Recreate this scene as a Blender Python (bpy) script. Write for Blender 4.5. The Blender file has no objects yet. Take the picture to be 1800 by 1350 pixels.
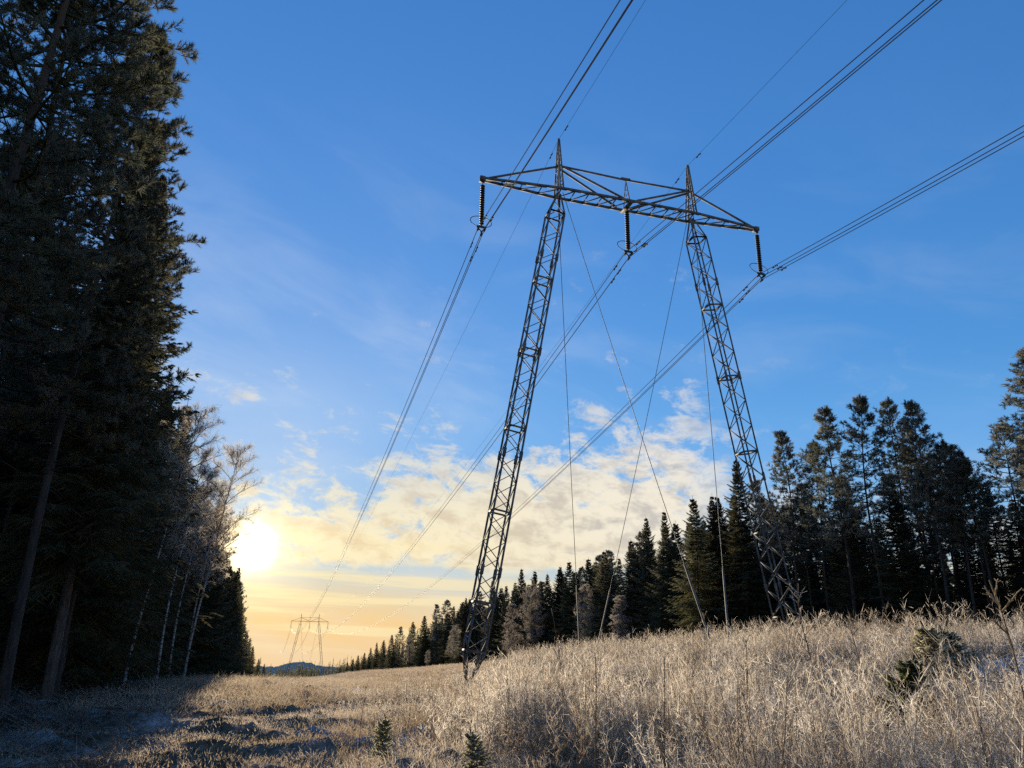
import bpy, math, random
import numpy as np
from mathutils import Vector, Matrix, noise as mnoise

SC = bpy.context.scene
COL = SC.collection
R = math.radians

# ------------------------------------------------------------------ camera
PITCH, ROLL, FPX = 0.3349, 0.0166, 1352.0          # photo is 1800 x 1350
cp, sp = math.cos(PITCH), math.sin(PITCH)
cr, sr = math.cos(ROLL), math.sin(ROLL)
_up0 = np.array([0, -sp, cp]); _rt0 = np.array([1.0, 0, 0])
C_FW = np.array([0, cp, sp]); C_RT = cr*_rt0 + sr*_up0; C_UP = -sr*_rt0 + cr*_up0
cam_d = bpy.data.cameras.new('camera')
cam = bpy.data.objects.new('camera', cam_d); COL.objects.link(cam)
cam_d.sensor_width = 36.0
cam_d.lens = 36.0*FPX/1800.0
cam_d.clip_start = 0.1; cam_d.clip_end = 20000
m = Matrix.Identity(4)
for i in range(3):
    m[i][0] = C_RT[i]; m[i][1] = C_UP[i]; m[i][2] = -C_FW[i]
cam.matrix_world = m
SC.camera = cam

def ray(x, y):
    d = C_FW + C_RT*(x-900)/FPX - C_UP*(y-675)/FPX
    return d/np.linalg.norm(d)
def project(P):
    d = P @ C_FW
    return 900+FPX*(P @ C_RT)/d, 675-FPX*(P @ C_UP)/d

# ------------------------------------------------------------------ sun, sky, exposure
SUN_AZ, SUN_EL = R(-18.1), R(6.5)                  # azimuth from +Y towards +X
SUN = Vector((math.sin(SUN_AZ)*math.cos(SUN_EL), math.cos(SUN_AZ)*math.cos(SUN_EL), math.sin(SUN_EL)))
sd = bpy.data.lights.new('sun', 'SUN'); so = bpy.data.objects.new('sun', sd); COL.objects.link(so)
sd.energy = 4.5; sd.angle = R(0.5); sd.color = (1.0, 0.845, 0.61)
so.rotation_euler = SUN.to_track_quat('Z', 'Y').to_euler()
SKY_STRENGTH = 0.10
SC.view_settings.view_transform = 'Standard'
SC.view_settings.look = 'None'
EXPOSURE = 1.3
SC.view_settings.exposure = EXPOSURE
SC.view_settings.gamma = 1.0
SC.view_settings.use_curve_mapping = False
SC.render.engine = 'CYCLES'
cy = SC.cycles
cy.max_bounces = 6; cy.diffuse_bounces = 3; cy.glossy_bounces = 2; cy.transmission_bounces = 4; cy.transparent_max_bounces = 8
cy.volume_bounces = 0
cy.use_denoising = False; cy.denoiser = 'OPENIMAGEDENOISE'; cy.denoising_input_passes = 'RGB_ALBEDO_NORMAL'; cy.denoising_prefilter = 'ACCURATE'
cy.sample_clamp_indirect = 4.0

class NT:
    """tiny node-tree helper"""
    def __init__(s, tree): s.t = tree; s.n = tree.nodes; s.l = tree.links
    def add(s, kind, **kw):
        n = s.n.new(kind)
        for k, v in kw.items():
            if k == 'inp':
                for kk, vv in v.items():
                    if isinstance(vv, bpy.types.NodeSocket): s.l.new(vv, n.inputs[kk])
                    else: n.inputs[kk].default_value = vv
            else: setattr(n, k, v)
        return n
    def math(s, op, a, b=None, c=None, clamp=False):
        n = s.n.new('ShaderNodeMath'); n.operation = op; n.use_clamp = clamp
        for i, v in enumerate((a, b, c)):
            if v is None: continue
            if isinstance(v, bpy.types.NodeSocket): s.l.new(v, n.inputs[i])
            else: n.inputs[i].default_value = v
        return n.outputs[0]
    def vmath(s, op, a, b=None):
        n = s.n.new('ShaderNodeVectorMath'); n.operation = op
        for i, v in enumerate((a, b)):
            if v is None: continue
            if isinstance(v, bpy.types.NodeSocket): s.l.new(v, n.inputs[i])
            else: n.inputs[i].default_value = v
        return n
    def mix(s, fac, a, b):
        n = s.n.new('ShaderNodeMix'); n.data_type = 'RGBA'
        for k, v in ((0, fac), (6, a), (7, b)):
            if isinstance(v, bpy.types.NodeSocket): s.l.new(v, n.inputs[k])
            else: n.inputs[k].default_value = v if k == 0 else (tuple(v)+(1,))[:4]
        return n.outputs[2]
    def ramp(s, x, lo, hi, smooth=True):
        n = s.n.new('ShaderNodeMapRange'); n.interpolation_type = 'SMOOTHSTEP' if smooth else 'LINEAR'
        for k, v in ((0, x), (1, lo), (2, hi)):
            if isinstance(v, bpy.types.NodeSocket): s.l.new(v, n.inputs[k])
            else: n.inputs[k].default_value = v
        return n.outputs[0]
    def noise(s, vec, scale, detail=4, rough=0.55, dist=0.0):
        n = s.n.new('ShaderNodeTexNoise')
        if vec is not None: s.l.new(vec, n.inputs['Vector'])
        n.inputs['Scale'].default_value = scale; n.inputs['Detail'].default_value = detail
        n.inputs['Roughness'].default_value = rough; n.inputs['Distortion'].default_value = dist
        return n.outputs[0]

def build_world():
    w = bpy.data.worlds.new('World'); SC.world = w; w.use_nodes = True
    nt = NT(w.node_tree); nt.n.clear()
    out = nt.add('ShaderNodeOutputWorld'); bg = nt.add('ShaderNodeBackground')
    nt.l.new(bg.outputs[0], out.inputs[0]); bg.inputs[1].default_value = SKY_STRENGTH
    sky = nt.add('ShaderNodeTexSky', sky_type='NISHITA', sun_disc=False, sun_elevation=SUN_EL, sun_rotation=SUN_AZ,
                 altitude=200.0, air_density=1.0, dust_density=0.25, ozone_density=3.0)
    tc = nt.add('ShaderNodeTexCoord'); d = tc.outputs['Generated']
    sep = nt.add('ShaderNodeSeparateXYZ', inp={0: d}); z = sep.outputs[2]
    elev = nt.math('MULTIPLY', nt.math('ARCSINE', z), 180/math.pi)
    az = nt.math('MULTIPLY', nt.math('ARCTAN2', sep.outputs[0], sep.outputs[1]), 180/math.pi)
    sundot = nt.vmath('DOT_PRODUCT', d, tuple(SUN)).outputs['Value']
    ang = nt.math('MULTIPLY', nt.math('ARCCOSINE', nt.math('MINIMUM', sundot, 0.999999)), 180/math.pi)
    # clear winter air: deeper blue, brightness towards the sun held back as the eye does
    hs = nt.add('ShaderNodeSeparateColor', mode='HSV', inp={0: sky.outputs[0]})
    V = nt.math('MULTIPLY', hs.outputs[2], SKY_STRENGTH)
    ex = nt.math('SUBTRACT', 1.60, nt.math('MULTIPLY', nt.ramp(V, 0.45, 1.6), 0.85))
    S2 = nt.math('SUBTRACT', 1.0, nt.math('POWER', nt.math('SUBTRACT', 1.0, hs.outputs[1]), ex))
    grn = nt.math('MULTIPLY', nt.ramp(hs.outputs[0], 0.12, 0.2), nt.math('SUBTRACT', 1.0, nt.ramp(hs.outputs[0], 0.50, 0.585)))
    S2 = nt.math('MULTIPLY', S2, nt.math('SUBTRACT', 1.0, nt.math('MULTIPLY', grn, 0.72)))
    V2 = nt.math('MULTIPLY', nt.math('DIVIDE', V, nt.math('ADD', V, 0.20)), nt.math('ADD', 0.96, nt.math('MULTIPLY', nt.ramp(elev, 0.5, 10.0), 0.26)))
    hue = nt.math('ADD', hs.outputs[0], nt.math('MULTIPLY', nt.ramp(hs.outputs[0], 0.5, 0.58), 0.010))
    base = nt.add('ShaderNodeCombineColor', mode='HSV', inp={0: hue, 1: S2, 2: V2}).outputs[0]
    # cloud bank: broken puffs between 5 and 13-18 degrees, loose wisps above
    cv = nt.add('ShaderNodeCombineXYZ', inp={0: nt.math('MULTIPLY', az, 0.085), 1: nt.math('ADD', nt.math('MULTIPLY', elev, 0.15), nt.math('MULTIPLY', az, 0.012)), 2: 0.7}).outputs[0]
    big = nt.noise(cv, 1.1, 3, 0.5, 0.3)
    fine = nt.noise(cv, 3.9, 12, 0.67, 0.3)
    top = nt.math('ADD', 12.3, nt.math('SUBTRACT', nt.math('MULTIPLY', nt.ramp(az, -14.0, 8.0), 4.2), nt.math('MULTIPLY', nt.ramp(az, 15.0, 24.0), 5.0)))
    lo = nt.ramp(elev, 4.2, 6.4)
    up_ = nt.math('SUBTRACT', elev, top)
    hi = nt.math('SUBTRACT', 1.0, nt.ramp(up_, -6.5, 3.5))
    band = nt.math('MULTIPLY', lo, hi)
    wisp = nt.math('MULTIPLY', nt.math('MULTIPLY', nt.math('SUBTRACT', 1.0, nt.ramp(up_, 4.0, 15.0)), lo), nt.math('SUBTRACT', 1.0, nt.math('MULTIPLY', nt.ramp(az, 12.0, 17.0), 0.85)))
    cov = nt.math('ADD', nt.math('MULTIPLY', band, 0.285), nt.math('MULTIPLY', nt.math('SUBTRACT', big, 0.5), 0.55))
    dens = nt.math('ADD', nt.math('ADD', nt.math('SUBTRACT', fine, 0.645), cov), nt.math('MULTIPLY', wisp, 0.045))
    mask1 = nt.math('MULTIPLY', nt.ramp(dens, -0.03, 0.15), nt.math('ADD', nt.math('MULTIPLY', wisp, 0.45), nt.math('MULTIPLY', band, 0.47)))
    # thin streaks low over the horizon
    st = nt.add('ShaderNodeCombineXYZ', inp={0: nt.math('MULTIPLY', az, 0.05), 1: nt.math('ADD', nt.math('MULTIPLY', elev, 1.1), nt.math('MULTIPLY', az, 0.03)), 2: 3.0}).outputs[0]
    strk = nt.noise(st, 1.3, 5, 0.55, 0.4)
    lowb = nt.math('MULTIPLY', nt.math('SUBTRACT', 1.0, nt.ramp(elev, 5.5, 9.0)), nt.ramp(elev, -1.0, 1.5))
    mask2 = nt.math('MULTIPLY', nt.math('MULTIPLY', nt.ramp(strk, 0.45, 0.62), lowb), 0.7)
    near = nt.math('SUBTRACT', 1.0, nt.ramp(ang, 4.0, 34.0))
    shade = nt.ramp(nt.math('SUBTRACT', nt.noise(cv, 6.0, 8, 0.6, 0.3), nt.math('MULTIPLY', dens, 0.35)), 0.25, 0.52)
    c_far = nt.mix(shade, (.58, .54, .49), (.96, .86, .69))
    c_near = nt.mix(shade, (.86, .68, .40), (1.0, .87, .56))
    ccol = nt.mix(near, c_far, c_near)
    cr_ = nt.add('ShaderNodeValToRGB', inp={0: nt.math('DIVIDE', elev, 14.0, clamp=True)}); els = cr_.color_ramp.elements
    lin = lambda c: tuple(((v/255+.055)/1.055)**2.4 for v in c)+(1,)
    stops = [(0.0, (246, 206, 138)), (1.6, (248, 208, 146)), (3.4, (228, 208, 172)), (5.4, (190, 206, 212)), (9.0, (138, 188, 232)), (14.0, (118, 174, 236))]
    els[0].position = 0.0; els[0].color = lin(stops[0][1]); els[1].position = 1.0; els[1].color = lin(stops[-1][1])
    for e_, c_ in stops[1:-1]:
        q_ = els.new(e_/14.0); q_.color = lin(c_)
    base = nt.mix(nt.math('MULTIPLY', nt.math('SUBTRACT', 1.0, nt.ramp(elev, 9.0, 20.0)), 0.85), base, cr_.outputs[0])
    vn = nt.noise(nt.add('ShaderNodeCombineXYZ', inp={0: nt.math('MULTIPLY', az, 0.035), 1: nt.math('ADD', nt.math('MULTIPLY', elev, 0.10), nt.math('MULTIPLY', az, 0.02)), 2: 5.0}).outputs[0], 1.6, 6, 0.55, 0.5)
    veil = nt.math('MULTIPLY', nt.math('MULTIPLY', nt.ramp(vn, 0.42, 0.72), nt.math('SUBTRACT', 1.0, nt.ramp(elev, 16.0, 42.0))), nt.math('SUBTRACT', 0.26, nt.math('MULTIPLY', nt.ramp(az, -12.0, 20.0), 0.14)))
    base = nt.mix(veil, base, (.78, .84, .92))
    col = nt.mix(mask1, base, ccol)
    col = nt.mix(mask2, col, nt.mix(near, (.84, .74, .56), (1.0, .84, .47)))
    # aureole of the sun behind thin, uneven cloud
    ang = nt.math('MULTIPLY', ang, nt.math('ADD', 0.72, nt.math('MULTIPLY', nt.noise(cv, 5.0, 5, 0.6, 0.4), 0.62)))
    for sig, c in ((1.02, (5.5, 4.8, 3.3)), (3.6, (.40, .32, .15)), (11.0, (.08, .045, .005))):
        e = nt.math('POWER', 2.71828, nt.math('MULTIPLY', nt.math('POWER', nt.math('DIVIDE', ang, sig), 2.0), -1.0))
        v = nt.n.new('ShaderNodeVectorMath'); v.operation = 'SCALE'; v.inputs[0].default_value = c; nt.l.new(e, v.inputs['Scale'])
        col = nt.vmath('ADD', col, v.outputs[0]).outputs[0]
    v = nt.n.new('ShaderNodeVectorMath'); v.operation = 'SCALE'; v.inputs['Scale'].default_value = 1/(SKY_STRENGTH*2**EXPOSURE); nt.l.new(col, v.inputs[0])
    nt.l.new(v.outputs[0], bg.inputs[0])
build_world()

# ------------------------------------------------------------------ line frame and terrain
ARM = 0.2838
A = np.array([math.cos(ARM), math.sin(ARM), 0]); L = np.array([-math.sin(ARM), math.cos(ARM), 0])
def W(t, s, z=0.0): return A*t + L*s + np.array([0, 0, z])
_CT = np.array([-400, -60, -6, 0, 11, 16, 21, 31, 47, 70, 120, 400]); _CZ = np.array([-6, -1.2, -1.6, -1.65, -1.72, -0.75, 0.05, 0.75, 2.3, 3.2, 4.0, 6])
_LS = np.array([-600, -60, 0, 50, 140, 225, 307, 400, 500, 800, 1200, 2500, 6000, 12000]); _LZ = np.array([0, 0, 0, -.3, -3.6, -5.9, -9.2, -13, -17, -28, -41, -112, -235, -420])
def _sm(x, xs, zs, w):
    r = 0
    for k in (-1, -.5, 0, .5, 1): r = r + np.interp(x+k*w, xs, zs)
    return r/5
def height(t, s):
    t = np.asarray(t, float); s = np.asarray(s, float)
    f = np.exp(-np.maximum(s-150, 0)/400)
    return 0.35*np.exp(-((t-23)/8)**2-((s-17)/9)**2) + _sm(t, _CT, _CZ, 2.5)*f + _sm(s, _LS, _LZ, 12+0*s)
_rg = np.random.default_rng(5)
def micro0(t, s):
    """tussocks and hollows"""
    z = np.zeros(np.shape(t)); r = np.random.default_rng(11)
    for k in range(26):
        wl = 0.7*1.16**k*0.8
        if wl > 5: break
        th = r.uniform(0, 6.28); ph = r.uniform(0, 6.28); ph2 = r.uniform(0, 6.28)
        u = t*math.cos(th)+s*math.sin(th); v = -t*math.sin(th)+s*math.cos(th)
        z = z + 0.027*wl**0.2*np.sin(u*6.28/wl+ph+0.8*np.sin(v*3.1/wl+ph2))
    return z
def micro(t, s):
    z = micro0(t, s); k = np.clip((5-t)/4, 0, 1)*np.clip((t+12)/4, 0, 1)
    return z*(1+.45*k)
def ground(t, s): return height(t, s) + micro(np.asarray(t, float), np.asarray(s, float))

# ------------------------------------------------------------------ mesh helpers
class MB:
    def __init__(s): s.V = []; s.F = {3: [], 4: []}; s.n = 0; s.att = []; s.M = {3: [], 4: []}
    def add(s, V, F, att=0.0, mi=0):
        V = np.asarray(V, float).reshape(-1, 3); F = np.asarray(F, np.int64)
        k = F.shape[1]; s.F[k].append(F + s.n); s.M[k].append(np.full(len(F), mi)); s.V.append(V); s.n += len(V)
        s.att.append(np.broadcast_to(np.asarray(att, float), (len(V),)))
    def mesh(s, name, mats, smooth=False):
        me = bpy.data.meshes.new(name)
        V = np.concatenate(s.V); me.vertices.add(len(V)); me.vertices.foreach_set('co', V.astype(np.float32).ravel())
        loops = []; tot = []; mi = []
        for k in (3, 4):
            if s.F[k]:
                f = np.concatenate(s.F[k]); loops.append(f.ravel()); tot.append(np.full(len(f), k)); mi.append(np.concatenate(s.M[k]))
        loops = np.concatenate(loops); tot = np.concatenate(tot); mi = np.concatenate(mi)
        me.loops.add(len(loops)); me.loops.foreach_set('vertex_index', loops.astype(np.int32))
        me.polygons.add(len(tot)); st = np.concatenate([[0], np.cumsum(tot)[:-1]])
        me.polygons.foreach_set('loop_start', st.astype(np.int32))
        me.polygons.foreach_set('material_index', mi.astype(np.int32))
        if smooth: me.polygons.foreach_set('use_smooth', np.ones(len(tot), bool))
        a = me.attributes.new('frost', 'FLOAT', 'POINT'); a.data.foreach_set('value', np.concatenate(s.att).astype(np.float32))
        for mt in (mats if isinstance(mats, (list, tuple)) else [mats]): me.materials.append(mt)
        me.update(calc_edges=True); me.validate()
        return me
    # -- shapes
    def tube(s, P, rad, n=6, att=0.0, cap=True, mi=0):
        P = np.asarray(P, float); k = len(P); rad = np.broadcast_to(np.asarray(rad, float), (k,))
        T = np.gradient(P, axis=0); T /= np.linalg.norm(T, axis=1)[:, None]+1e-12
        ref = np.array([0, 0, 1.0]) if abs(T[0][2]) < 0.8 else np.array([1.0, 0, 0])
        X = np.cross(T, ref); X /= np.linalg.norm(X, axis=1)[:, None]+1e-12; Y = np.cross(T, X)
        a = np.arange(n)*2*math.pi/n
        V = P[:, None]+rad[:, None, None]*(X[:, None]*np.cos(a)[None, :, None]+Y[:, None]*np.sin(a)[None, :, None])
        i = np.arange(k-1)[:, None]*n; j = np.arange(n)[None]; j2 = (j+1) % n
        F = np.stack([i+j, i+j2, i+n+j2, i+n+j], -1).reshape(-1, 4)
        s.add(V, F, att, mi)
        if cap:
            for e in (0, k-1):
                V = np.concatenate([[P[e]], P[e]+rad[e]*(X[e]*np.cos(a)[:, None]+Y[e]*np.sin(a)[:, None])])
                s.add(V, np.stack([np.zeros(n, int), 1+np.arange(n), 1+(np.arange(n)+1) % n], -1), att, mi)
    def bars(s, P0, P1, w, h=None, up=(0, 0, 1), att=0.0, mi=0):
        P0 = np.asarray(P0, float).reshape(-1, 3); P1 = np.asarray(P1, float).reshape(-1, 3); h = w if h is None else h
        T = P1-P0; T /= np.linalg.norm(T, axis=1)[:, None]+1e-12
        u = np.tile(np.asarray(up, float), (len(T), 1)); bad = np.abs((u*T).sum(1)) > 0.95; u[bad] = (1, 0, 0)
        X = np.cross(T, u); X /= np.linalg.norm(X, axis=1)[:, None]; Y = np.cross(X, T)
        q = [(-1, -1), (1, -1), (1, 1), (-1, 1)]
        V = np.stack([P0+X*a*w/2+Y*b*h/2 for a, b in q]+[P1+X*a*w/2+Y*b*h/2 for a, b in q], 1)
        f = np.array([[0, 1, 5, 4], [1, 2, 6, 5], [2, 3, 7, 6], [3, 0, 4, 7], [3, 2, 1, 0], [4, 5, 6, 7]])
        F = (np.arange(len(P0))[:, None, None]*8+f[None]).reshape(-1, 4)
        s.add(V, F, att, mi)
    def blades(s, P0, P1, w, rg, att=0.0, att_tip=None):
        """single tapered triangles"""
        n = len(P0); d = P1-P0
        sd_ = np.cross(d, rg.normal(size=(n, 3))); sd_ /= np.linalg.norm(sd_, axis=1)[:, None]+1e-12
        sd_ = sd_*(np.broadcast_to(w, (n,))[:, None]/2)
        V = np.stack([P0-sd_, P0+sd_, P1], 1)
        a = np.broadcast_to(att, (n,)); at = a if att_tip is None else np.broadcast_to(att_tip, (n,))
        s.add(V, np.arange(n*3).reshape(-1, 3), np.stack([a, a, at], 1).ravel())
    def leaves(s, P0, P1, w, rg, att=0.0, att_tip=None, flat=None):
        """narrow lozenges, widest at a third"""
        n = len(P0); d = P1-P0
        ref = rg.normal(size=(n, 3)) if flat is None else flat+rg.normal(size=(n, 3))*0.5
        sd_ = np.cross(d, ref); sd_ /= np.linalg.norm(sd_, axis=1)[:, None]+1e-12
        sd_ = sd_*(np.broadcast_to(w, (n,))[:, None]/2); M_ = P0+d*0.4
        V = np.stack([P0, M_-sd_, P1, M_+sd_], 1)
        a = np.broadcast_to(att, (n,)); at = a if att_tip is None else np.broadcast_to(att_tip, (n,))
        s.add(V, np.arange(n*4).reshape(-1, 4), np.stack([a, (a+at)/2, at, (a+at)/2], 1).ravel())
    def sticks(s, P0, P1, r0, r1, att=0.0):
        """many three-sided tapered sticks"""
        n = len(P0); d = P1-P0; d = d/(np.linalg.norm(d, axis=1)[:, None]+1e-12)
        ref = np.where(np.abs(d[:, 2:3]) < 0.8, np.array([[0, 0, 1.0]]), np.array([[1.0, 0, 0]]))
        X = np.cross(d, ref); X /= np.linalg.norm(X, axis=1)[:, None]; Y = np.cross(d, X)
        r0 = np.broadcast_to(r0, (n,))[:, None]; r1 = np.broadcast_to(r1, (n,))[:, None]
        V = []
        for P, r in ((P0, r0), (P1, r1)):
            for k in range(3):
                a = k*2.0944; V.append(P+r*(X*math.cos(a)+Y*math.sin(a)))
        V = np.stack(V, 1)
        f = np.array([[0, 1, 4, 3], [1, 2, 5, 4], [2, 0, 3, 5]])
        s.add(V, (np.arange(n)[:, None, None]*6+f[None]).reshape(-1, 4), np.repeat(np.broadcast_to(att, (n,)), 6))

def link(name, me, parent=None, loc=None, rz=None, sc=None):
    o = bpy.data.objects.new(name, me); COL.objects.link(o)
    if parent is not None: o.parent = parent
    if loc is not None: o.location = loc
    if rz is not None: o.rotation_euler[2] = rz
    if sc is not None: o.scale = sc
    return o
def tag(o, label=None, cat=None, group=None, kind=None):
    if label: o['label'] = label
    if cat: o['category'] = cat
    if group: o['group'] = group
    if kind: o['kind'] = kind
    return o

# ------------------------------------------------------------------ materials
def new_mat(name):
    m_ = bpy.data.materials.new(name); m_.use_nodes = True; nt = NT(m_.node_tree); nt.n.clear()
    out = nt.add('ShaderNodeOutputMaterial'); return m_, nt, out
def leaf_mat(name, c0, c1, frost, trans=0.35, famt=1.0, scale=1.2, gloss=0.0, tcol=None):
    """needles / blades: c0..c1 by noise, blended to frost by the frost attribute; diffuse + translucent"""
    m_, nt, out = new_mat(name)
    tc = nt.add('ShaderNodeTexCoord'); oi = nt.add('ShaderNodeObjectInfo')
    vec = nt.vmath('ADD', tc.outputs['Object'], nt.add('ShaderNodeCombineXYZ', inp={0: nt.math('MULTIPLY', oi.outputs['Random'], 50.0)}).outputs[0]).outputs[0]
    n1 = nt.ramp(nt.noise(vec, scale, 4, 0.6), 0.3, 0.7)
    col = nt.mix(n1, c0, c1)
    at = nt.add('ShaderNodeAttribute', attribute_name='frost')
    f = nt.math('MULTIPLY', nt.math('MULTIPLY', at.outputs['Fac'], nt.ramp(nt.noise(vec, scale*0.6, 3, 0.6), 0.25, 0.65)), famt, clamp=True)
    col = nt.mix(f, col, frost)
    vj = nt.add('ShaderNodeHueSaturation', inp={'Value': nt.math('ADD', 0.7, nt.math('MULTIPLY', oi.outputs['Random'], 0.7)), 'Hue': nt.math('ADD', 0.485, nt.math('MULTIPLY', nt.math('FRACT', nt.math('MULTIPLY', oi.outputs['Random'], 7.3)), 0.03)), 'Color': col})
    col = vj.outputs[0]
    dif = nt.add('ShaderNodeBsdfDiffuse', inp={'Color': col})
    tcl = col
    if tcol is not None: tcl = nt.mix(0.6, col, tcol)
    tr = nt.add('ShaderNodeBsdfTranslucent', inp={'Color': tcl})
    mx = nt.add('ShaderNodeMixShader', inp={0: trans, 1: dif.outputs[0], 2: tr.outputs[0]})
    nt.l.new(mx.outputs[0], out.inputs[0]); return m_
def bark_mat(name, c0, c1, scale=8.0, upper=None, zlo=6, zhi=11):
    m_, nt, out = new_mat(name)
    tc = nt.add('ShaderNodeTexCoord'); mp = nt.add('ShaderNodeMapping', inp={'Scale': (1, 1, 0.25), 'Vector': tc.outputs['Object']})
    n = nt.noise(mp.outputs[0], scale, 6, 0.65); col = nt.mix(nt.ramp(n, 0.35, 0.65), c0, c1)
    if upper is not None:
        z = nt.add('ShaderNodeSeparateXYZ', inp={0: tc.outputs['Object']}).outputs[2]
        col = nt.mix(nt.ramp(nt.math('ADD', z, nt.math('MULTIPLY', n, 3)), zlo, zhi), col, upper)
    bp = nt.add('ShaderNodeBump', inp={'Height': n, 'Strength': 0.8, 'Distance': 0.04})
    b = nt.add('ShaderNodeBsdfPrincipled', inp={'Base Color': col, 'Roughness': 0.9, 'Normal': bp.outputs[0]})
    nt.l.new(b.outputs[0], out.inputs[0]); return m_
def birch_mat():
    m_, nt, out = new_mat('birch_bark')
    tc = nt.add('ShaderNodeTexCoord'); mp = nt.add('ShaderNodeMapping', inp={'Scale': (1.0, 1.0, 7.0), 'Vector': tc.outputs['Object']})
    n = nt.noise(mp.outputs[0], 1.6, 5, 0.6); col = nt.mix(nt.ramp(n, 0.5, 0.6), (0.36, 0.345, 0.325), (0.045, 0.04, 0.036))
    n2 = nt.noise(tc.outputs['Object'], 3.0, 3); col = nt.mix(nt.ramp(n2, 0.45, 0.75), col, (0.2, 0.17, 0.14))
    b = nt.add('ShaderNodeBsdfPrincipled', inp={'Base Color': col, 'Roughness': 0.75})
    nt.l.new(b.outputs[0], out.inputs[0]); return m_
def metal_mat(name, col, metallic=0.3, rough=0.55, var=0.3):
    m_, nt, out = new_mat(name)
    tc = nt.add('ShaderNodeTexCoord'); n = nt.noise(tc.outputs['Object'], 2.5, 5, 0.6)
    c = nt.mix(nt.ramp(n, 0.3, 0.7), tuple(v*(1-var) for v in col), tuple(v*(1+var) for v in col))
    b = nt.add('ShaderNodeBsdfPrincipled', inp={'Base Color': c, 'Roughness': rough, 'Metallic': metallic, 'Specular IOR Level': 0.25})
    nt.l.new(b.outputs[0], out.inputs[0]); return m_

M_SPRUCE = leaf_mat('spruce_needles', (0.042, 0.045, 0.020), (0.095, 0.086, 0.038), (0.40, 0.37, 0.30), 0.4, 1.0, 0.7)
M_PINE = leaf_mat('pine_needles', (0.042, 0.048, 0.026), (0.085, 0.083, 0.042), (0.44, 0.43, 0.39), 0.35, 1.05, 0.8)
M_BIRCHTWIG = leaf_mat('frosted_twigs', (0.10, 0.075, 0.06), (0.22, 0.18, 0.15), (0.78, 0.69, 0.57), 0.62, 1.2, 0.8)
M_BROWNTWIG = leaf_mat('brown_frosted_twigs', (0.10, 0.08, 0.058), (0.18, 0.145, 0.105), (0.47, 0.43, 0.375), 0.4, 1.0, 0.8)
M_GRASS = leaf_mat('dry_grass_blades', (0.25, 0.18, 0.10), (0.44, 0.34, 0.20), (0.74, 0.66, 0.54), 0.45, 1.0, 0.35)
M_SHADEHEATH = leaf_mat('shade_toned_heath_blades', (0.035, 0.028, 0.02), (0.085, 0.068, 0.048), (0.46, 0.47, 0.48), 0.3, 1.1, 1.2)  # low growth darkened in colour to deepen the shade beside the wood
M_SHRUB = leaf_mat('shrub_twigs', (0.12, 0.085, 0.058), (0.30, 0.235, 0.155), (0.70, 0.64, 0.545), 0.5, 1.1, 0.9)
M_PALESPRUCE = leaf_mat('pale_spruce_needles', (0.20, 0.20, 0.10), (0.32, 0.30, 0.16), (0.66, 0.62, 0.50), 0.62, 1.1, 2.0)
M_GREENSPRUCE = leaf_mat('green_spruce_needles', (0.06, 0.085, 0.028), (0.13, 0.145, 0.05), (0.45, 0.43, 0.34), 0.45, 0.7, 2.0)
M_BARK = bark_mat('spruce_bark', (0.035, 0.028, 0.022), (0.10, 0.08, 0.065))
M_PBARK = bark_mat('pine_bark', (0.016, 0.013, 0.011), (0.052, 0.041, 0.033), 7.0, (0.10, 0.062, 0.038), 10, 17)
M_BIRCH = birch_mat()
M_STEEL = metal_mat('weathered_galvanised_steel', (0.115, 0.115, 0.11), 0.0, 0.75, 0.45)
M_DARK = metal_mat('dark_fitting_steel', (0.05, 0.05, 0.05), 0.0, 0.7)
M_GLASSY = metal_mat('brown_glazed_porcelain', (0.03, 0.022, 0.02), 0.0, 0.6, 0.2)
M_WIRE = metal_mat('weathered_aluminium_wire', (0.07, 0.07, 0.07), 0.0, 0.7)
M_CONC = metal_mat('concrete', (0.3, 0.29, 0.27), 0.0, 0.9)

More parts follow.
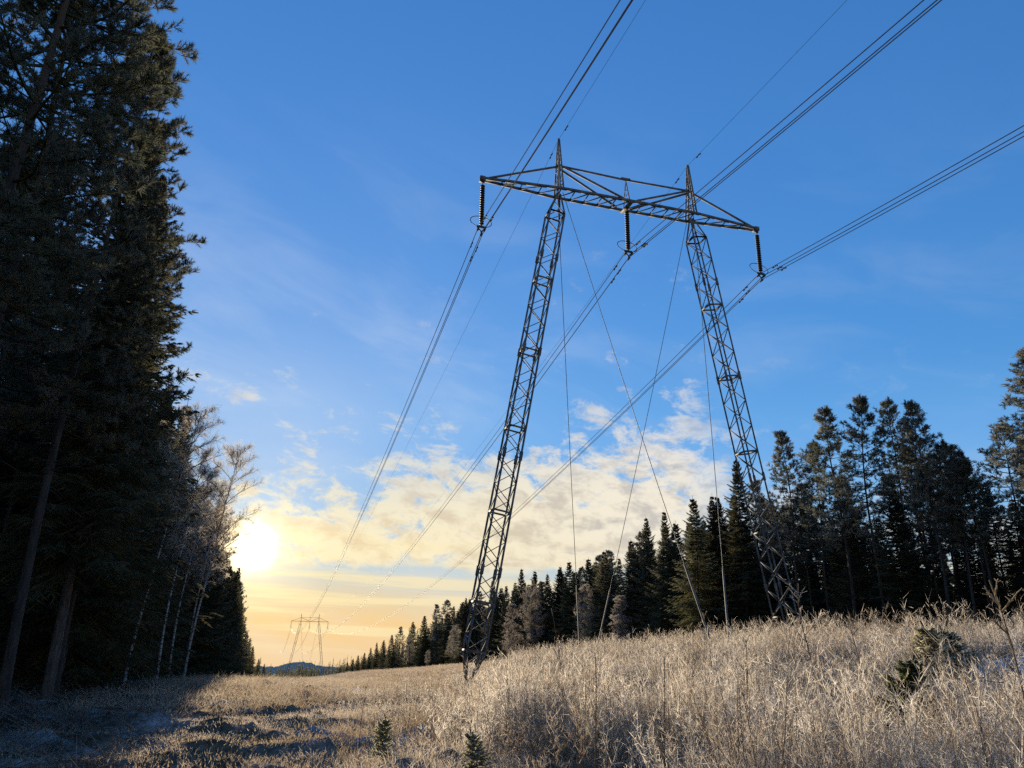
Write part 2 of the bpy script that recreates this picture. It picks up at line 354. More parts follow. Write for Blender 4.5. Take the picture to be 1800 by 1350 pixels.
def ground_mat():
    m_, nt, out = new_mat('frosted_ground')
    tc = nt.add('ShaderNodeTexCoord'); P = tc.outputs['Object']
    t = nt.vmath('DOT_PRODUCT', P, tuple(A)).outputs['Value']
    n1 = nt.noise(P, 0.9, 6, 0.65, 0.3); n2 = nt.noise(P, 7.0, 6, 0.7); n3 = nt.noise(P, 0.22, 4, 0.6)
    c = nt.mix(nt.ramp(n2, 0.3, 0.7), (0.07, 0.055, 0.035), (0.26, 0.21, 0.15))
    c = nt.mix(nt.math('MULTIPLY', nt.ramp(n1, 0.45, 0.7), 0.75), c, (0.42, 0.415, 0.43))
    forest = nt.ramp(nt.math('ADD', t, nt.math('MULTIPLY', n3, 4.0)), -3.0, 3.0)  # dark forest floor, widened into the clearing to paint its shade deeper
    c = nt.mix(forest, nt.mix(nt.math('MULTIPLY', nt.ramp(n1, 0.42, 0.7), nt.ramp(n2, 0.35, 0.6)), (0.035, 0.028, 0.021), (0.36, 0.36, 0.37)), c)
    snow = nt.math('MULTIPLY', nt.ramp(n3, 0.52, 0.62), nt.ramp(nt.noise(P, 2.2, 5, 0.6), 0.42, 0.55))
    sdx = nt.math('SUBTRACT', t, 19.5); sdy = nt.math('SUBTRACT', nt.vmath('DOT_PRODUCT', P, tuple(L)).outputs['Value'], 15.0)
    rr_ = nt.math('SQRT', nt.math('ADD', nt.math('MULTIPLY', sdx, sdx), nt.math('MULTIPLY', sdy, sdy)))
    pt = nt.math('SUBTRACT', 1.0, nt.ramp(nt.math('ADD', rr_, nt.math('MULTIPLY', n1, 4.0)), 4.2, 6.2))
    c = nt.mix(nt.math('MULTIPLY', pt, 0.9), c, (0.78, 0.79, 0.82))
    c = nt.mix(nt.math('MULTIPLY', nt.math('MULTIPLY', snow, nt.ramp(t, 0.0, 4.0)), 0.85), c, (0.78, 0.79, 0.82))
    bp = nt.add('ShaderNodeBump', inp={'Height': nt.noise(P, 14.0, 5, 0.7), 'Strength': 0.9, 'Distance': 0.06})
    far_ = nt.ramp(nt.vmath('DOT_PRODUCT', P, tuple(L)).outputs['Value'], 420.0, 560.0)
    c = nt.mix(far_, c, nt.mix(nt.ramp(nt.noise(P, 0.05, 5, .7), .4, .6), (0.03, 0.04, 0.025), (0.09, 0.09, 0.06)))
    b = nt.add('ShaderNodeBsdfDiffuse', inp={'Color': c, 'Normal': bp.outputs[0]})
    nt.l.new(b.outputs[0], out.inputs[0]); return m_

def grid_mesh(ts, ss, zf, name, mat_):
    T, S = np.meshgrid(ts, ss); Z = zf(T, S)
    V = T[..., None]*A + S[..., None]*L; V[..., 2] = Z
    n = len(ts); i = np.arange(len(ss)-1)[:, None]*n+np.arange(n-1)[None]
    F = np.stack([i, i+1, i+n+1, i+n], -1).reshape(-1, 4)
    b = MB(); b.add(V, F); return b.mesh(name, mat_, True)
def graded(lo, a, b_, hi, fine, grow=1.09):
    mid = list(np.arange(a, b_, fine)); up = []; x = b_; st = fine
    while x < hi: up.append(x); st *= grow; x += st
    dn = []; x = a; st = fine
    while x > lo:
        st *= grow; x -= st; dn.append(x)
    return np.array(dn[::-1]+mid+up+[hi])
def zfade(T, S):
    d = np.hypot(T, S); return height(T, S)+micro(T, S)*np.clip(1.3-d/150, 0, 1)
tag(link('ground', grid_mesh(graded(-3500, -14, 24, 4500, 0.2, 1.11), graded(-200, 3, 32, 10500, 0.2, 1.07), zfade, 'ground', ground_mat())), 'frosted rough clearing floor with snow patches', 'ground', kind='structure')

# distant hills
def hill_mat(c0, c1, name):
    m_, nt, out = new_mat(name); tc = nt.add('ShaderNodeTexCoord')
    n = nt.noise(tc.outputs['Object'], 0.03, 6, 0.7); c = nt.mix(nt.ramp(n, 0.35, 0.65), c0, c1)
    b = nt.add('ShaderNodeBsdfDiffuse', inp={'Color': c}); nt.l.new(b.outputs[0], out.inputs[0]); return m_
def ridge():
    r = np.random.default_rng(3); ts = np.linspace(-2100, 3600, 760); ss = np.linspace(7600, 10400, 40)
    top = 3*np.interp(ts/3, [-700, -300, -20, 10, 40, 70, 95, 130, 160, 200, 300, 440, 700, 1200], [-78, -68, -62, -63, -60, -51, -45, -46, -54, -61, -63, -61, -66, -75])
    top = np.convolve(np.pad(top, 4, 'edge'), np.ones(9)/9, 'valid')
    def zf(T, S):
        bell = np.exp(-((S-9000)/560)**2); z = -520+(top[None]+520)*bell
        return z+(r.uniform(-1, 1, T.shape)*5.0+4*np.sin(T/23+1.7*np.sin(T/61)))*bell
    tag(link('hill', grid_mesh(ts, ss, zf, 'hill', hill_mat((0.36, 0.33, 0.28), (0.50, 0.46, 0.39), 'haze_pale_wood'))), 'wooded hill on the horizon behind the distant pylon', 'hill', kind='structure')  # pale wood colour stands in for haze over the hill
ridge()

# ------------------------------------------------------------------ tree builders (return meshes: trunk, crown)
def unit(v): return v/(np.linalg.norm(v, axis=-1, keepdims=True)+1e-12)
def trunk_path(h, rg, bend=0.25, n=14):
    z = np.linspace(0, h, n); ph = rg.uniform(0, 6.28, 4); q = z/h
    return np.stack([bend*np.sin(q*3+ph[0])*q+0.3*bend*np.sin(q*8+ph[1])*q, bend*np.sin(q*3+ph[2])*q+0.3*bend*np.sin(q*8+ph[3])*q, z], 1)
def at_path(P, z):
    return np.stack([np.interp(z, P[:, 2], P[:, 0]), np.interp(z, P[:, 2], P[:, 1]), np.asarray(z, float)], -1)

def make_spruce(h, rmax, seed, z0=0.06, narrow=1.0, gap=0.40, twl=0.46, frost=0.6, loose=0.0, mat=None):
    rg = np.random.default_rng(seed); P = trunk_path(h, rg, 0.12)
    tb = MB(); tb.tube(P, np.linspace(0.0078*h, 0.012, len(P)), 7)
    nz = int((h*(1-z0))/gap); zs = h*z0+(h*(1-z0)-(.45 if h > 3 else .12))*(np.arange(nz)/nz)**0.97
    B0, AZ, LN, PI_, UU = [], [], [], [], []
    for z in zs:
        u = (z-h*z0)/(h-h*z0)
        k = rg.integers(5, 8); a0 = rg.uniform(0, 6.28)
        for j in range(k):
            env = min(1.0, 0.75+1.4*u)*(1-u)**1.02*narrow
            ln = rmax*env*rg.uniform(0.55, 1.2)*(1-loose*rg.random())+(0.007*h**.7+.02 if h > 3 else .07)
            B0.append(z+rg.uniform(-.12, .12)*gap/.4); AZ.append(a0+j*6.28/k+rg.uniform(-.35, .35)); LN.append(ln)
            PI_.append(math.radians(-22+62*u**1.3+rg.uniform(-8, 8))); UU.append(u)
    B0, AZ, LN, PI_, UU = map(np.array, (B0, AZ, LN, PI_, UU)); n = len(B0)
    base = at_path(P, B0); hx = np.stack([np.cos(AZ), np.sin(AZ), 0*AZ], 1)
    def bp(q):   # branch points, q in 0..1 (n,) or scalar
        q = np.broadcast_to(q, (n,))
        v = base+hx*(LN*q*np.cos(PI_))[:, None]; v[:, 2] += LN*(q*np.sin(PI_)-0.28*q**1.5*(1-UU)+0.30*q**3*(1-UU*.5)); return v
    cb = MB()
    qs = np.linspace(0, 1, 5)
    for i in range(4): cb.sticks(bp(qs[i]), bp(qs[i+1]), 0.012*LN**.7*(1-qs[i])+.004, 0.012*LN**.7*(1-qs[i+1])+.003, 0.05)
    K = 9
    for i in range(K):
        q = np.clip((i+1.0)/K+rg.uniform(-.05, .05, n), 0.06, 1.0)
        p = bp(q); d = unit(bp(np.minimum(q+.05, 1.05))-bp(q-.05)); sd_ = unit(np.cross(d, [0, 0, 1.0]))
        fr = np.clip(0.25+0.75*q*rg.uniform(.4, 1, n), 0, 1)*frost*(.3+.7*UU**.7 if h > 3 else 1)
        for sg in (-1, 1, 0):
            tl = (twl*LN**.8*(1.2-q)*rg.uniform(.6, 1.25, n)+0.02+.06*min(1, h/10))*0.9
            ang = math.radians(52)*sg+rg.uniform(-.2, .2, n)
            dd = unit(d*np.cos(ang)[:, None]+sd_*np.sin(ang)[:, None]+np.stack([0*q, 0*q, -0.28*rg.random(n)-(0.55*(1-UU) if sg == 0 else 0.12)], 1))
            e = p+dd*tl[:, None]
            cb.leaves(p, e, (0.05+0.02*rg.random(n))*(.3+.7*min(1, h/10)), rg, fr*.6, fr)
            for f_ in (0.3, 0.55, 0.8):
                for s2 in (-1, 1):
                    side = unit(np.cross(dd, [0, 0, 1.0]))*s2
                    d2 = unit(dd*0.75+side*0.7+np.stack([0*q, 0*q, -0.35*rg.random(n)], 1))
                    p2 = p+dd*(tl*f_)[:, None]
                    cb.blades(p2, p2+d2*(tl*0.40*rg.uniform(.6, 1.2, n)+.012+.03*min(1, h/10))[:, None], 0.018+.037*min(1, h/10), rg, fr*.6, fr)
    return tb.mesh('trunk', M_BARK, True), cb.mesh('crown', mat or M_SPRUCE)

def make_pine(h, rmax, seed, z0=0.5, nb=58, frost=0.7, needle=(0.20, 0.030), shoots=5, per=15, trunk_r=0.0075, dead=14, lv=.42, flo=.45, whorl=.62):
    rg = np.random.default_rng(seed); P = trunk_path(h, rg, 0.35)
    tb = MB(); tb.tube(P, np.linspace(trunk_r*h, 0.02, len(P))*np.where(np.arange(len(P)) == 0, 1.25, 1), 8)
    # dead stubs and thin dead branches below the crown
    for _ in range(dead):
        z = rg.uniform(0.22, z0+.12)*h; a = rg.uniform(0, 6.28); ln = rg.uniform(.3, 1.6); p = at_path(P, z)
        q = np.linspace(0, 1, 4)[:, None]; d = np.array([math.cos(a), math.sin(a), rg.uniform(-.15, .3)])
        tb.tube(p+d*ln*q+np.array([0, 0, -.25])*ln*q*q, np.linspace(.018, .004, 4), 4)
    cb = MB()
    u = np.sort(((np.arange(nb)+rg.random(nb))/nb)**0.92); z = h*(z0+(1-z0)*u*0.985); az = np.arange(nb)*2.4+rg.uniform(-.5, .5, nb)
    if whorl: z = np.minimum(np.round(z/whorl)*whorl+rg.uniform(-.07, .07, nb), h*.99); u = np.clip((z/h-z0)/(1-z0), 0, 1)
    env = np.minimum(1, 0.55+1.6*u)*(1-u**1.25)**0.75
    ln = rmax*env*rg.uniform(lv, 1.05, nb)+0.25
    pit = np.radians(-8+62*u**1.6+rg.uniform(-14, 14, nb))
    base = at_path(P, z); hx = np.stack([np.cos(az), np.sin(az), 0*az], 1)
    w1, w2 = rg.uniform(-.2, .2, nb), rg.uniform(0, 6, nb); sx = np.stack([-hx[:, 1], hx[:, 0], 0*az], 1)
    def bp(q):
        q = np.broadcast_to(q, (nb,)); v = base+hx*(ln*q*np.cos(pit))[:, None]+sx*(ln*w1*np.sin(q*4+w2)*q)[:, None]
        v[:, 2] += ln*(q*np.sin(pit)-0.10*q+0.26*q**2.2); return v
    qs = np.linspace(0, 1, 6)
    for i in range(5): cb.sticks(bp(qs[i]), bp(qs[i+1]), .030*ln**.8*(1-qs[i])**.8*.6+.006, .030*ln**.8*(1-qs[i+1])**.8*.6+.005, 0.0)
    def shoot_tufts(p, d, fr):
        n = len(p); L0 = needle[0]
        sl = rg.uniform(.7, 1.3, n)*L0*1.3
        cb.sticks(p, p+d*sl[:, None], .006, .004, 0.0)
        for k in range(per):
            f_ = rg.random(n)
            r_ = unit(rg.normal(size=(n, 3))); dd = unit(d*(0.55+0.5*f_)[:, None]+r_*0.85+np.array([0, 0, .15]))
            q = p+d*(sl*f_)[:, None]
            cb.blades(q, q+dd*(L0*rg.uniform(.6, 1.1, n))[:, None], needle[1], rg, fr*.7, fr)
    K = 7
    for i in range(K):
        q = np.clip(0.3+0.7*(i+.7)/K+rg.uniform(-.05, .05, nb), .15, 1); p = bp(q); d = unit(bp(np.minimum(q+.05, 1.08))-bp(q-.05))
        sgn = np.where((np.arange(nb)+i) % 2 == 0, 1, -1); side = unit(np.cross(d, [0, 0, 1.0]))*sgn[:, None]
        sl = ln*0.40*(1.2-q)*rg.uniform(.5, 1.2, nb)+.12
        d2 = unit(d*0.75+side*0.8*(i < K-1)+rg.normal(size=(nb, 3))*.25+np.array([0, 0, .12]))
        e = p+d2*sl[:, None]; cb.sticks(p, e, .010, .005, 0.0)
        fr = np.clip(frost*rg.uniform(.3, 1.1, nb), 0, 1)
        for k in range(shoots):
            f_ = rg.uniform(flo, 1.0, nb); pp = p+d2*(sl*f_)[:, None]
            ds = unit(d2*0.8+rg.normal(size=(nb, 3))*.55+np.array([0, 0, .35]))
            shoot_tufts(pp, ds, fr)
    return tb.mesh('trunk', M_PBARK, True), cb.mesh('crown', M_PINE)

def make_birch(h, seed, spread=0.22, z0=0.4, lean=0.0, frost=0.9, n1=27, tw=0.015, crownmat=None, tr=0.0065):
    rg = np.random.default_rng(seed); P = trunk_path(h, rg, 0.3); q = P[:, 2]/h; P[:, 0] += lean*h*q**1.6
    tb = MB(); tb.tube(P, np.linspace(tr*h, .012, len(P)), 7)
    cb = MB()
    u = np.sort(rg.random(n1)); z = h*(z0+(1-z0)*u*.98); az = np.arange(n1)*2.4+rg.uniform(-.5, .5, n1); base = at_path(P, z)
    ln = h*spread*(1-u)**.6*rg.uniform(.7, 1.15, n1)+h*.04
    d = unit(np.stack([np.cos(az)*.62, np.sin(az)*.62, .8+0*az], 1)); hx = d*[1, 1, 0]
    def bp(qv): return base+d*(ln*qv)[:, None]+hx*(ln*.35*qv**2)[:, None]-np.array([0, 0, .18])*(ln*qv**2)[:, None]
    qs = np.linspace(0, 1, 5)
    for i in range(4): cb.sticks(bp(np.full(n1, qs[i])), bp(np.full(n1, qs[i+1])), .02*(ln/2)*(1-qs[i])+.006, .02*(ln/2)*(1-qs[i+1])+.005, .15)
    for i in range(11):
        qv = np.clip(.15+.85*(i+rg.random(n1))/11, 0, 1); p = bp(qv); dd = unit(d+rg.normal(size=(n1, 3))*.5+np.array([0, 0, .1])); sl = ln*.38*(1.15-qv)*rg.uniform(.5, 1.2, n1)+.15
        e = p+dd*sl[:, None]; cb.sticks(p, e, .008, .005, .35)
        for j in range(8):
            f_ = rg.uniform(.2, 1, n1); p2 = p+dd*(sl*f_)[:, None]; d3 = unit(dd*.8+rg.normal(size=(n1, 3))*.55); s3 = rg.uniform(.2, .55, n1)*(.4+h/20)
            m_ = p2+d3*(s3*.5)[:, None]; e3 = p2+d3*s3[:, None]-np.array([0, 0, .25])*(s3)[:, None]
            fr = np.clip(frost*rg.uniform(.6, 1.1, n1), 0, 1)
            cb.blades(p2, m_+(m_-p2)*.3, tw, rg, fr*.7, fr); cb.blades(m_, e3, tw, rg, fr, fr)
            for k in range(3):
                g = rg.random(n1); p4 = p2+(e3-p2)*g[:, None]; d4 = unit(d3+rg.normal(size=(n1, 3))*.8-np.array([0, 0, .3]))
                cb.blades(p4, p4+d4*(rg.uniform(.12, .3, n1)*(.4+h/20))[:, None], tw*.85, rg, fr, fr)
    return tb.mesh('trunk', M_BIRCH if crownmat is None else M_BARK, True), cb.mesh('crown', crownmat or M_BIRCHTWIG)

LIB = {
 'spruce': [make_spruce(17, 4.0, 1), make_spruce(17, 3.5, 2), make_spruce(17, 4.9, 3, loose=.4), make_spruce(17, 4.0, 4, z0=.12, loose=.3), make_spruce(17, 4.6, 5, loose=.5, gap=.34)],
 'pine':   [make_pine(18, 3.1, 11, .48, nb=66), make_pine(18, 2.9, 12, .44, nb=70, whorl=.7), make_pine(18, 3.4, 13, .54, nb=60), make_pine(18, 2.8, 14, .40, nb=74, whorl=.7), make_pine(18, 3.0, 15, .50, nb=64, whorl=.8)],
 'bigpine': [make_pine(22, 2.9, 21, .34, nb=118, needle=(.14, .0135), shoots=11, per=30, frost=.28, trunk_r=.0062, lv=.72, flo=.02, whorl=0, dead=24), make_pine(22, 3.0, 22, .38, nb=112, needle=(.14, .0135), shoots=11, per=30, frost=.28, trunk_r=.0062, lv=.72, flo=.02, whorl=0, dead=24)],
 'bigspruce': [make_spruce(21, 4.0, 31, z0=.22, gap=.33, loose=.2), make_spruce(21, 3.7, 32, z0=.15, gap=.33)],
 'birch':  [make_birch(14, 41, lean=.10), make_birch(14, 42, spread=.2, lean=.03), make_birch(14, 43, spread=.24, lean=-.04)],
 'frostbush': [make_birch(8, 51, spread=.26, z0=.12, n1=34, tw=.035, crownmat=M_BROWNTWIG), make_birch(8, 52, spread=.2, z0=.1, n1=36, tw=.035, crownmat=M_BROWNTWIG)],
}
LIBH = dict(spruce=17, pine=18, bigpine=22, bigspruce=21, birch=14, frostbush=8)
TREE_RG = random.Random(8)
def tree(kind, t, s, h, label, name, cat, group=None, var=None, rz=None, wide=1.0, lean=None):
    tm, cm = LIB[kind][var if var is not None else TREE_RG.randrange(len(LIB[kind]))]
    p = W(t, s); o = bpy.data.objects.new(name, None); COL.objects.link(o)
    o.location = (p[0], p[1], float(height(t, s))-0.15); k = h/LIBH[kind]; w_ = k**.7*wide
    o.scale = (w_, w_, k); o.rotation_euler[2] = rz if rz is not None else TREE_RG.uniform(0, 6.28)
    if lean: o.rotation_euler[0], o.rotation_euler[1] = lean
    tag(o, label, cat, group)
    link('trunk', tm, o); link('crown', cm, o)
    return o
def at_t(x, y, t):
    """where the ray through a pixel of the photo meets the vertical plane at offset t from the camera: (s, z)"""
    d = ray(x, y); k = t/(d @ A); P = d*k; return P @ L, P[2]

# ------------------------------------------------------------------ pylon
S0 = 43.1; T0 = 20.8                      # tower centre in line coordinates
HW, ZARM = 5.087, 29.935                  # half mast spacing, height of the crossarm above the camera
def PL(x, y, z): return np.array([x, y, z], float)   # pylon coordinates: x along the arm, y along the line, z above the camera
def build_pylon(name, label, gz=(-1.95, 0.45)):
    root = bpy.data.objects.new(name, None); COL.objects.link(root); p = W(T0, S0)
    root.location = (p[0], p[1], 0); root.rotation_euler[2] = ARM
    tag(root, label, 'power pylon', 'guyed lattice pylons of the power line')
    for sgn, g in ((-1, gz[0]), (1, gz[1])):
        top = PL(sgn*HW, 0, ZARM-0.1); foot0 = PL(sgn*10.43, 0, -1.75); ax = unit(foot0-top)
        ln = (top[2]-g-0.35)/-ax[2]; foot = top+ax*ln
        X = unit(np.cross([0, 1, 0], ax)); Y = np.array([0, 1.0, 0])
        def hw(d): return 0.52*min(1, .16+d/1.75*.84, .2+(ln-d)/1.6*.8)
        ds = [0, 0.9, 1.75]; n = int(round((ln-1.75-1.6)/0.86)); ds += list(1.75+(ln-3.35)*np.arange(1, n+1)/n)+[ln-0.8, ln-.02]
        ring = [[top+ax*d+(X*a+Y*b)*hw(d) for a, b in ((-1, -1), (1, -1), (1, 1), (-1, 1))] for d in ds]
        b = MB(); p0, p1 = [], []
        for i in range(len(ds)-1):
            for f in range(4):
                a, c = (f, (f+1) % 4) if (i+f) % 2 == 0 else ((f+1) % 4, f)
                p0.append(ring[i][a]); p1.append(ring[i+1][c])
        b.bars(p0, p1, .045, .045)
        p0, p1 = [], []
        for i in range(2, len(ds)-2, 6):
            for f in range(4): p0.append(ring[i][f]); p1.append(ring[i][(f+1) % 4])
        for i in (2, len(ds)-3):
            for f in range(4): p0.append(ring[i][f]); p1.append(ring[i][(f+1) % 4])
        b.bars(p0, p1, .08, .1)
        leg = link('lattice_leg', b.mesh('lattice_leg', M_STEEL), root)
        for f in range(4):
            cbm = MB(); k = [r_[f] for r_ in ring]; o_ = unit(np.array(k[3])-(top+ax*ds[3]))
            cbm.bars(k[:-1], k[1:], .09, .09, up=o_)
            # splice plates with bolts
            for i in range(6, len(k)-3, 8): cbm.bars([k[i]-ax*.28], [k[i]+ax*.28], .15, .15, up=o_)
            link('leg_chord', cbm.mesh('leg_chord', M_STEEL), leg)
        fb = MB(); fb.tube([foot+PL(0, 0, .1), foot-PL(0, 0, .05), foot-PL(0, 0, .06), foot-PL(0, 0, .9)], [.16, .16, .38, .42], 10)
        link('foot_block', fb.mesh('foot_block', M_CONC), leg)
        # earth-wire peak: two slim legs closing to a tip, small rungs
        pk = MB(); tip = PL(sgn*HW, 0, ZARM+4.35); z_ = ZARM
        for yy in (-.62, .62):
            for xx in (-.13, .13): pk.bars([PL(sgn*HW+xx, yy, z_-.12)], [tip+PL(xx*.35, yy*.06, 0)], .085, .085)
        lv = np.linspace(0, .82, 9); p0, p1 = [], []
        for i in range(8):
            a, c = 1-lv[i], 1-lv[i+1]
            for xx in (-1, 1): p0.append(PL(sgn*HW+.12*xx, -.62*a*(1 if i % 2 else -1), z_+4.35*lv[i])); p1.append(PL(sgn*HW+.12*xx, .62*c*(1 if i % 2 else -1), z_+4.35*lv[i+1]))
            for yy in (-1, 1): p0.append(PL(sgn*HW-.12, .62*yy*a, z_+4.35*lv[i])); p1.append(PL(sgn*HW+.12, .62*yy*c, z_+4.35*lv[i+1]))
        pk.bars(p0, p1, .035, .035); pk.bars([tip-PL(0, 0, .2)], [tip+PL(0, 0, .1)], .13, .13)
        for i in range(9): pk.bars([PL(sgn*HW+.13, .55*(1-i/11), z_+.3+i*.24)], [PL(sgn*HW+.38, .55*(1-i/11), z_+.3+i*.24)], .022)
        link('earth_wire_peak', pk.mesh('earth_wire_peak', M_STEEL), root)
    # crossarm: two chords lying side by side, closing at the tips
    cb = MB(); xs = np.concatenate([np.linspace(-10.5, -HW, 5), np.linspace(-HW, HW, 11)[1:], np.linspace(HW, 10.5, 5)[1:]])
    hy = np.interp(np.abs(xs), [0, HW, 10.2, 10.5], [.64, .62, .14, .12])
    for s_ in (-1, 1):
        k = np.stack([xs, s_*hy, xs*0+ZARM], 1); cb.bars(k[:-1], k[1:], .14, .17)
    p0, p1 = [], []
    for i in range(len(xs)-1):
        p0.append(PL(xs[i], hy[i], ZARM-.02)); p1.append(PL(xs[i+1], -hy[i+1], ZARM-.02))
        p0.append(PL(xs[i+1], -hy[i+1], ZARM+.03)); p1.append(PL(xs[i+1], hy[i+1], ZARM+.03))
    cb.bars(p0, p1, .06, .06)
    for x in (-10.5, 10.5): cb.bars([PL(x-.22, 0, ZARM-.02)], [PL(x+.12, 0, ZARM-.02)], .42, .3)
    cb.bars([PL(0, -.75, ZARM-.16)], [PL(0, .75, ZARM-.16)], .3, .1)
    link('crossarm', cb.mesh('crossarm', M_STEEL), root)
    zt = ZARM+2.15
    for x0, x1, ys in ((-HW, -10.2, (0,)), (HW, 10.2, (0,)), (-HW, -.5, (-.6, .6)), (HW, .5, (-.6, .6))):
        for y in ys:
            tb = MB(); e = .3 if y == 0 else 1
            tb.bars([PL(x0, .3*y, zt)], [PL(x1, y, ZARM+.12)], .10, .13); link('tie_bar', tb.mesh('tie_bar', M_STEEL), root)
    tb = MB(); tb.bars([PL(-HW+.1, 0, zt+.06)], [PL(0, 0, zt-.05)], .09, .12); tb.bars([PL(0, 0, zt-.05)], [PL(HW-.1, 0, zt+.06)], .09, .12); tb.bars([PL(-.35, 0, zt+.02)], [PL(.35, 0, zt+.02)], .13, .16)
    link('top_strut', tb.mesh('top_strut', M_STEEL), root)
    kp = MB(); kp.bars([PL(0, 0, zt-.1)]*2, [PL(-.02, -.58, ZARM), PL(.02, .58, ZARM)], .06, .06)
    for i in range(1, 5): kp.bars([PL(0, -.58*i/5, zt-.1-(2.05)*i/5)], [PL(0, .58*i/5, zt-.1-2.05*i/5)], .03)
    link('king_post', kp.mesh('king_post', M_STEEL), root)
    for (sgn, y0, ex, ey, ez) in ((-1, -.5, -1.0, -9.4, .35), (1, -.5, 1.0, -7.6, .35), (-1, .5, -1.0, 7.6, .25), (1, .5, 1.0, 9.4, .35)):
        a = PL(sgn*(HW-.1), y0, ZARM-.2); e = PL(ex, ey, ez); g = MB(); q = np.linspace(0, 1, 12)[:, None]
        P = a+(e-a)*q; P[:, 2] -= (.35*4*q*(1-q))[:, 0]
        g.tube(P, .021, 5)
        gw = link('guy_wire', g.mesh('guy_wire', M_WIRE), root)
        sv = MB(); d = unit(P[-1]-P[-2]); sv.tube([e-d*4.2, e-d*4.0, e-d*.3], [.03, .05, .055], 6); link('guard_sleeve', sv.mesh('guard_sleeve', M_STEEL), gw)
        an = MB(); an.tube([e-d*.35, e+d*.9], .07, 6); an.bars([e-d*.3], [e+d*.2], .16, .1); link('anchor_rod', an.mesh('anchor_rod', M_DARK), gw)
    return root
def copy_tree(o, parent=None):
    c = o.copy(); COL.objects.link(c)
    if parent is not None: c.parent = parent
    for ch in list(o.children): copy_tree(ch, c)
    return c
SPAN, DZ = 444.3, -15.0
pyl = build_pylon('lattice_pylon', 'tall guyed lattice pylon standing near in the clearing, two legs splayed')
far = copy_tree(pyl); p = W(T0, S0+SPAN); far.location = (p[0], p[1], DZ)
far['label'] = 'small faint pylon far down the clearing in the golden glow'

# ------------------------------------------------------------------ insulator strings
ZCL = 25.95                                # height of the conductor bundle at the clamps
def build_insulator():
    root = bpy.data.objects.new('insulator_string', None); COL.objects.link(root)
    b = MB(); b.tube([PL(0, 0, -.05), PL(0, 0, -.2), PL(0, 0, -3.45)], [.05, .03, .03], 6); b.bars([PL(-.12, 0, -.1)], [PL(.12, 0, -.1)], .12, .12)
    link('string_rod', b.mesh('string_rod', M_DARK), root)
    d = MB(); d.tube([PL(0, 0, .08), PL(0, 0, .05), PL(0, 0, .02), PL(0, 0, -.04), PL(0, 0, -.05), PL(0, 0, -.085)], [.05, .06, .14, .168, .145, .05], 14)
    dm = d.mesh('insulator_disc', M_GLASSY, True)
    for i in range(17): link('insulator_disc', dm, root, (0, 0, -.42-i*.178))
    r_ = MB(); th = np.radians(np.linspace(-62, 242, 26))
    r_.tube(np.stack([.72*np.cos(th), .18+.30*np.sin(th), -3.05+.58*np.sin(th)], 1), .028, 6)
    r_.bars([PL(-.72*.47, .0, -3.56)], [PL(.72*.47, .0, -3.56)], .05, .05)
    link('arcing_ring', r_.mesh('arcing_ring', M_STEEL, False), root)
    y = MB(); y.bars([PL(-.30, 0, -3.55)], [PL(.30, 0, -3.55)], .06, .16); y.bars([PL(-.28, 0, -3.58), PL(.28, 0, -3.58)], [PL(0, 0, -3.92)]*2, .05, .08); y.bars([PL(0, 0, -3.4)], [PL(0, 0, -3.6)], .1)
    link('yoke_plate', y.mesh('yoke_plate', M_DARK), root)
    for x, z in ((-.225, -3.73), (.225, -3.73), (0, -4.1)):
        c = MB(); c.tube([PL(x, -.22, z-.03), PL(x, -.1, z), PL(x, .1, z), PL(x, .22, z-.03)], [.035, .07, .07, .035], 8); c.bars([PL(x, 0, z)], [PL(x, 0, z+.2)], .05, .09)
        link('suspension_clamp', c.mesh('suspension_clamp', M_DARK), root)
    return root
ins0 = build_insulator()
PH = {'first': -10.5, 'middle': 0.0, 'last': 10.5}
LBL = {(0, 'first'): 'brown disc insulator string hanging from the near crossarm tip beside the shaded wood', (0, 'middle'): 'brown disc insulator string hanging at the middle of the near crossarm between the legs',
       (0, 'last'): 'brown disc insulator string hanging from the near crossarm tip farthest from the shaded wood', (1, 'first'): 'tiny insulator string under the distant pylon arm tip nearest the sun',
       (1, 'middle'): 'tiny insulator string under the middle of the distant pylon arm', (1, 'last'): 'tiny insulator string under the distant pylon arm tip away from the sun'}
first = True
for k in (0, 1):
    for nm, x in PH.items():
        o = ins0 if first else copy_tree(ins0); first = False
        p = W(T0+x, S0+k*SPAN); o.location = (p[0], p[1], ZARM-.12+k*DZ); o.rotation_euler[2] = ARM
        tag(o, LBL[(k, nm)], 'insulator', 'insulator strings under the crossarms')

# ------------------------------------------------------------------ wires
def wire_z(y, z0, fwd, back, zend):
    """height of a wire y metres along the line from the near pylon"""
    y = np.asarray(y, float); c = (zend-z0+fwd*SPAN)/SPAN**2
    f = z0-fwd*y+c*y*y
    cb = (back*330)/330**2; bk = z0+(-back)*(-y)+cb*y*y*0.85
    z3 = zend-14; S3 = 360.; c3 = (z3-zend+.11*S3)/S3**2; yy = y-SPAN; g = zend-.11*yy+c3*yy*yy
    return np.where(y < 0, bk, np.where(y <= SPAN, f, g))
YS = np.unique(np.concatenate([np.linspace(-330, -60, 28), np.linspace(-60, 60, 49), np.linspace(60, SPAN, 60), np.linspace(SPAN, SPAN+360, 40)]))
def damper(b, P, d):
    b.bars([P-d*.17-PL(0, 0, .09)], [P+d*.17-PL(0, 0, .09)], .02, .02); b.bars([P-PL(0, 0, .1)], [P+PL(0, 0, .03)], .045, .06)
    for s_ in (-1, 1): b.tube([P+d*s_*.12-PL(0, 0, .09), P+d*s_*.27-PL(0, 0, .10)], [.045, .05], 6)
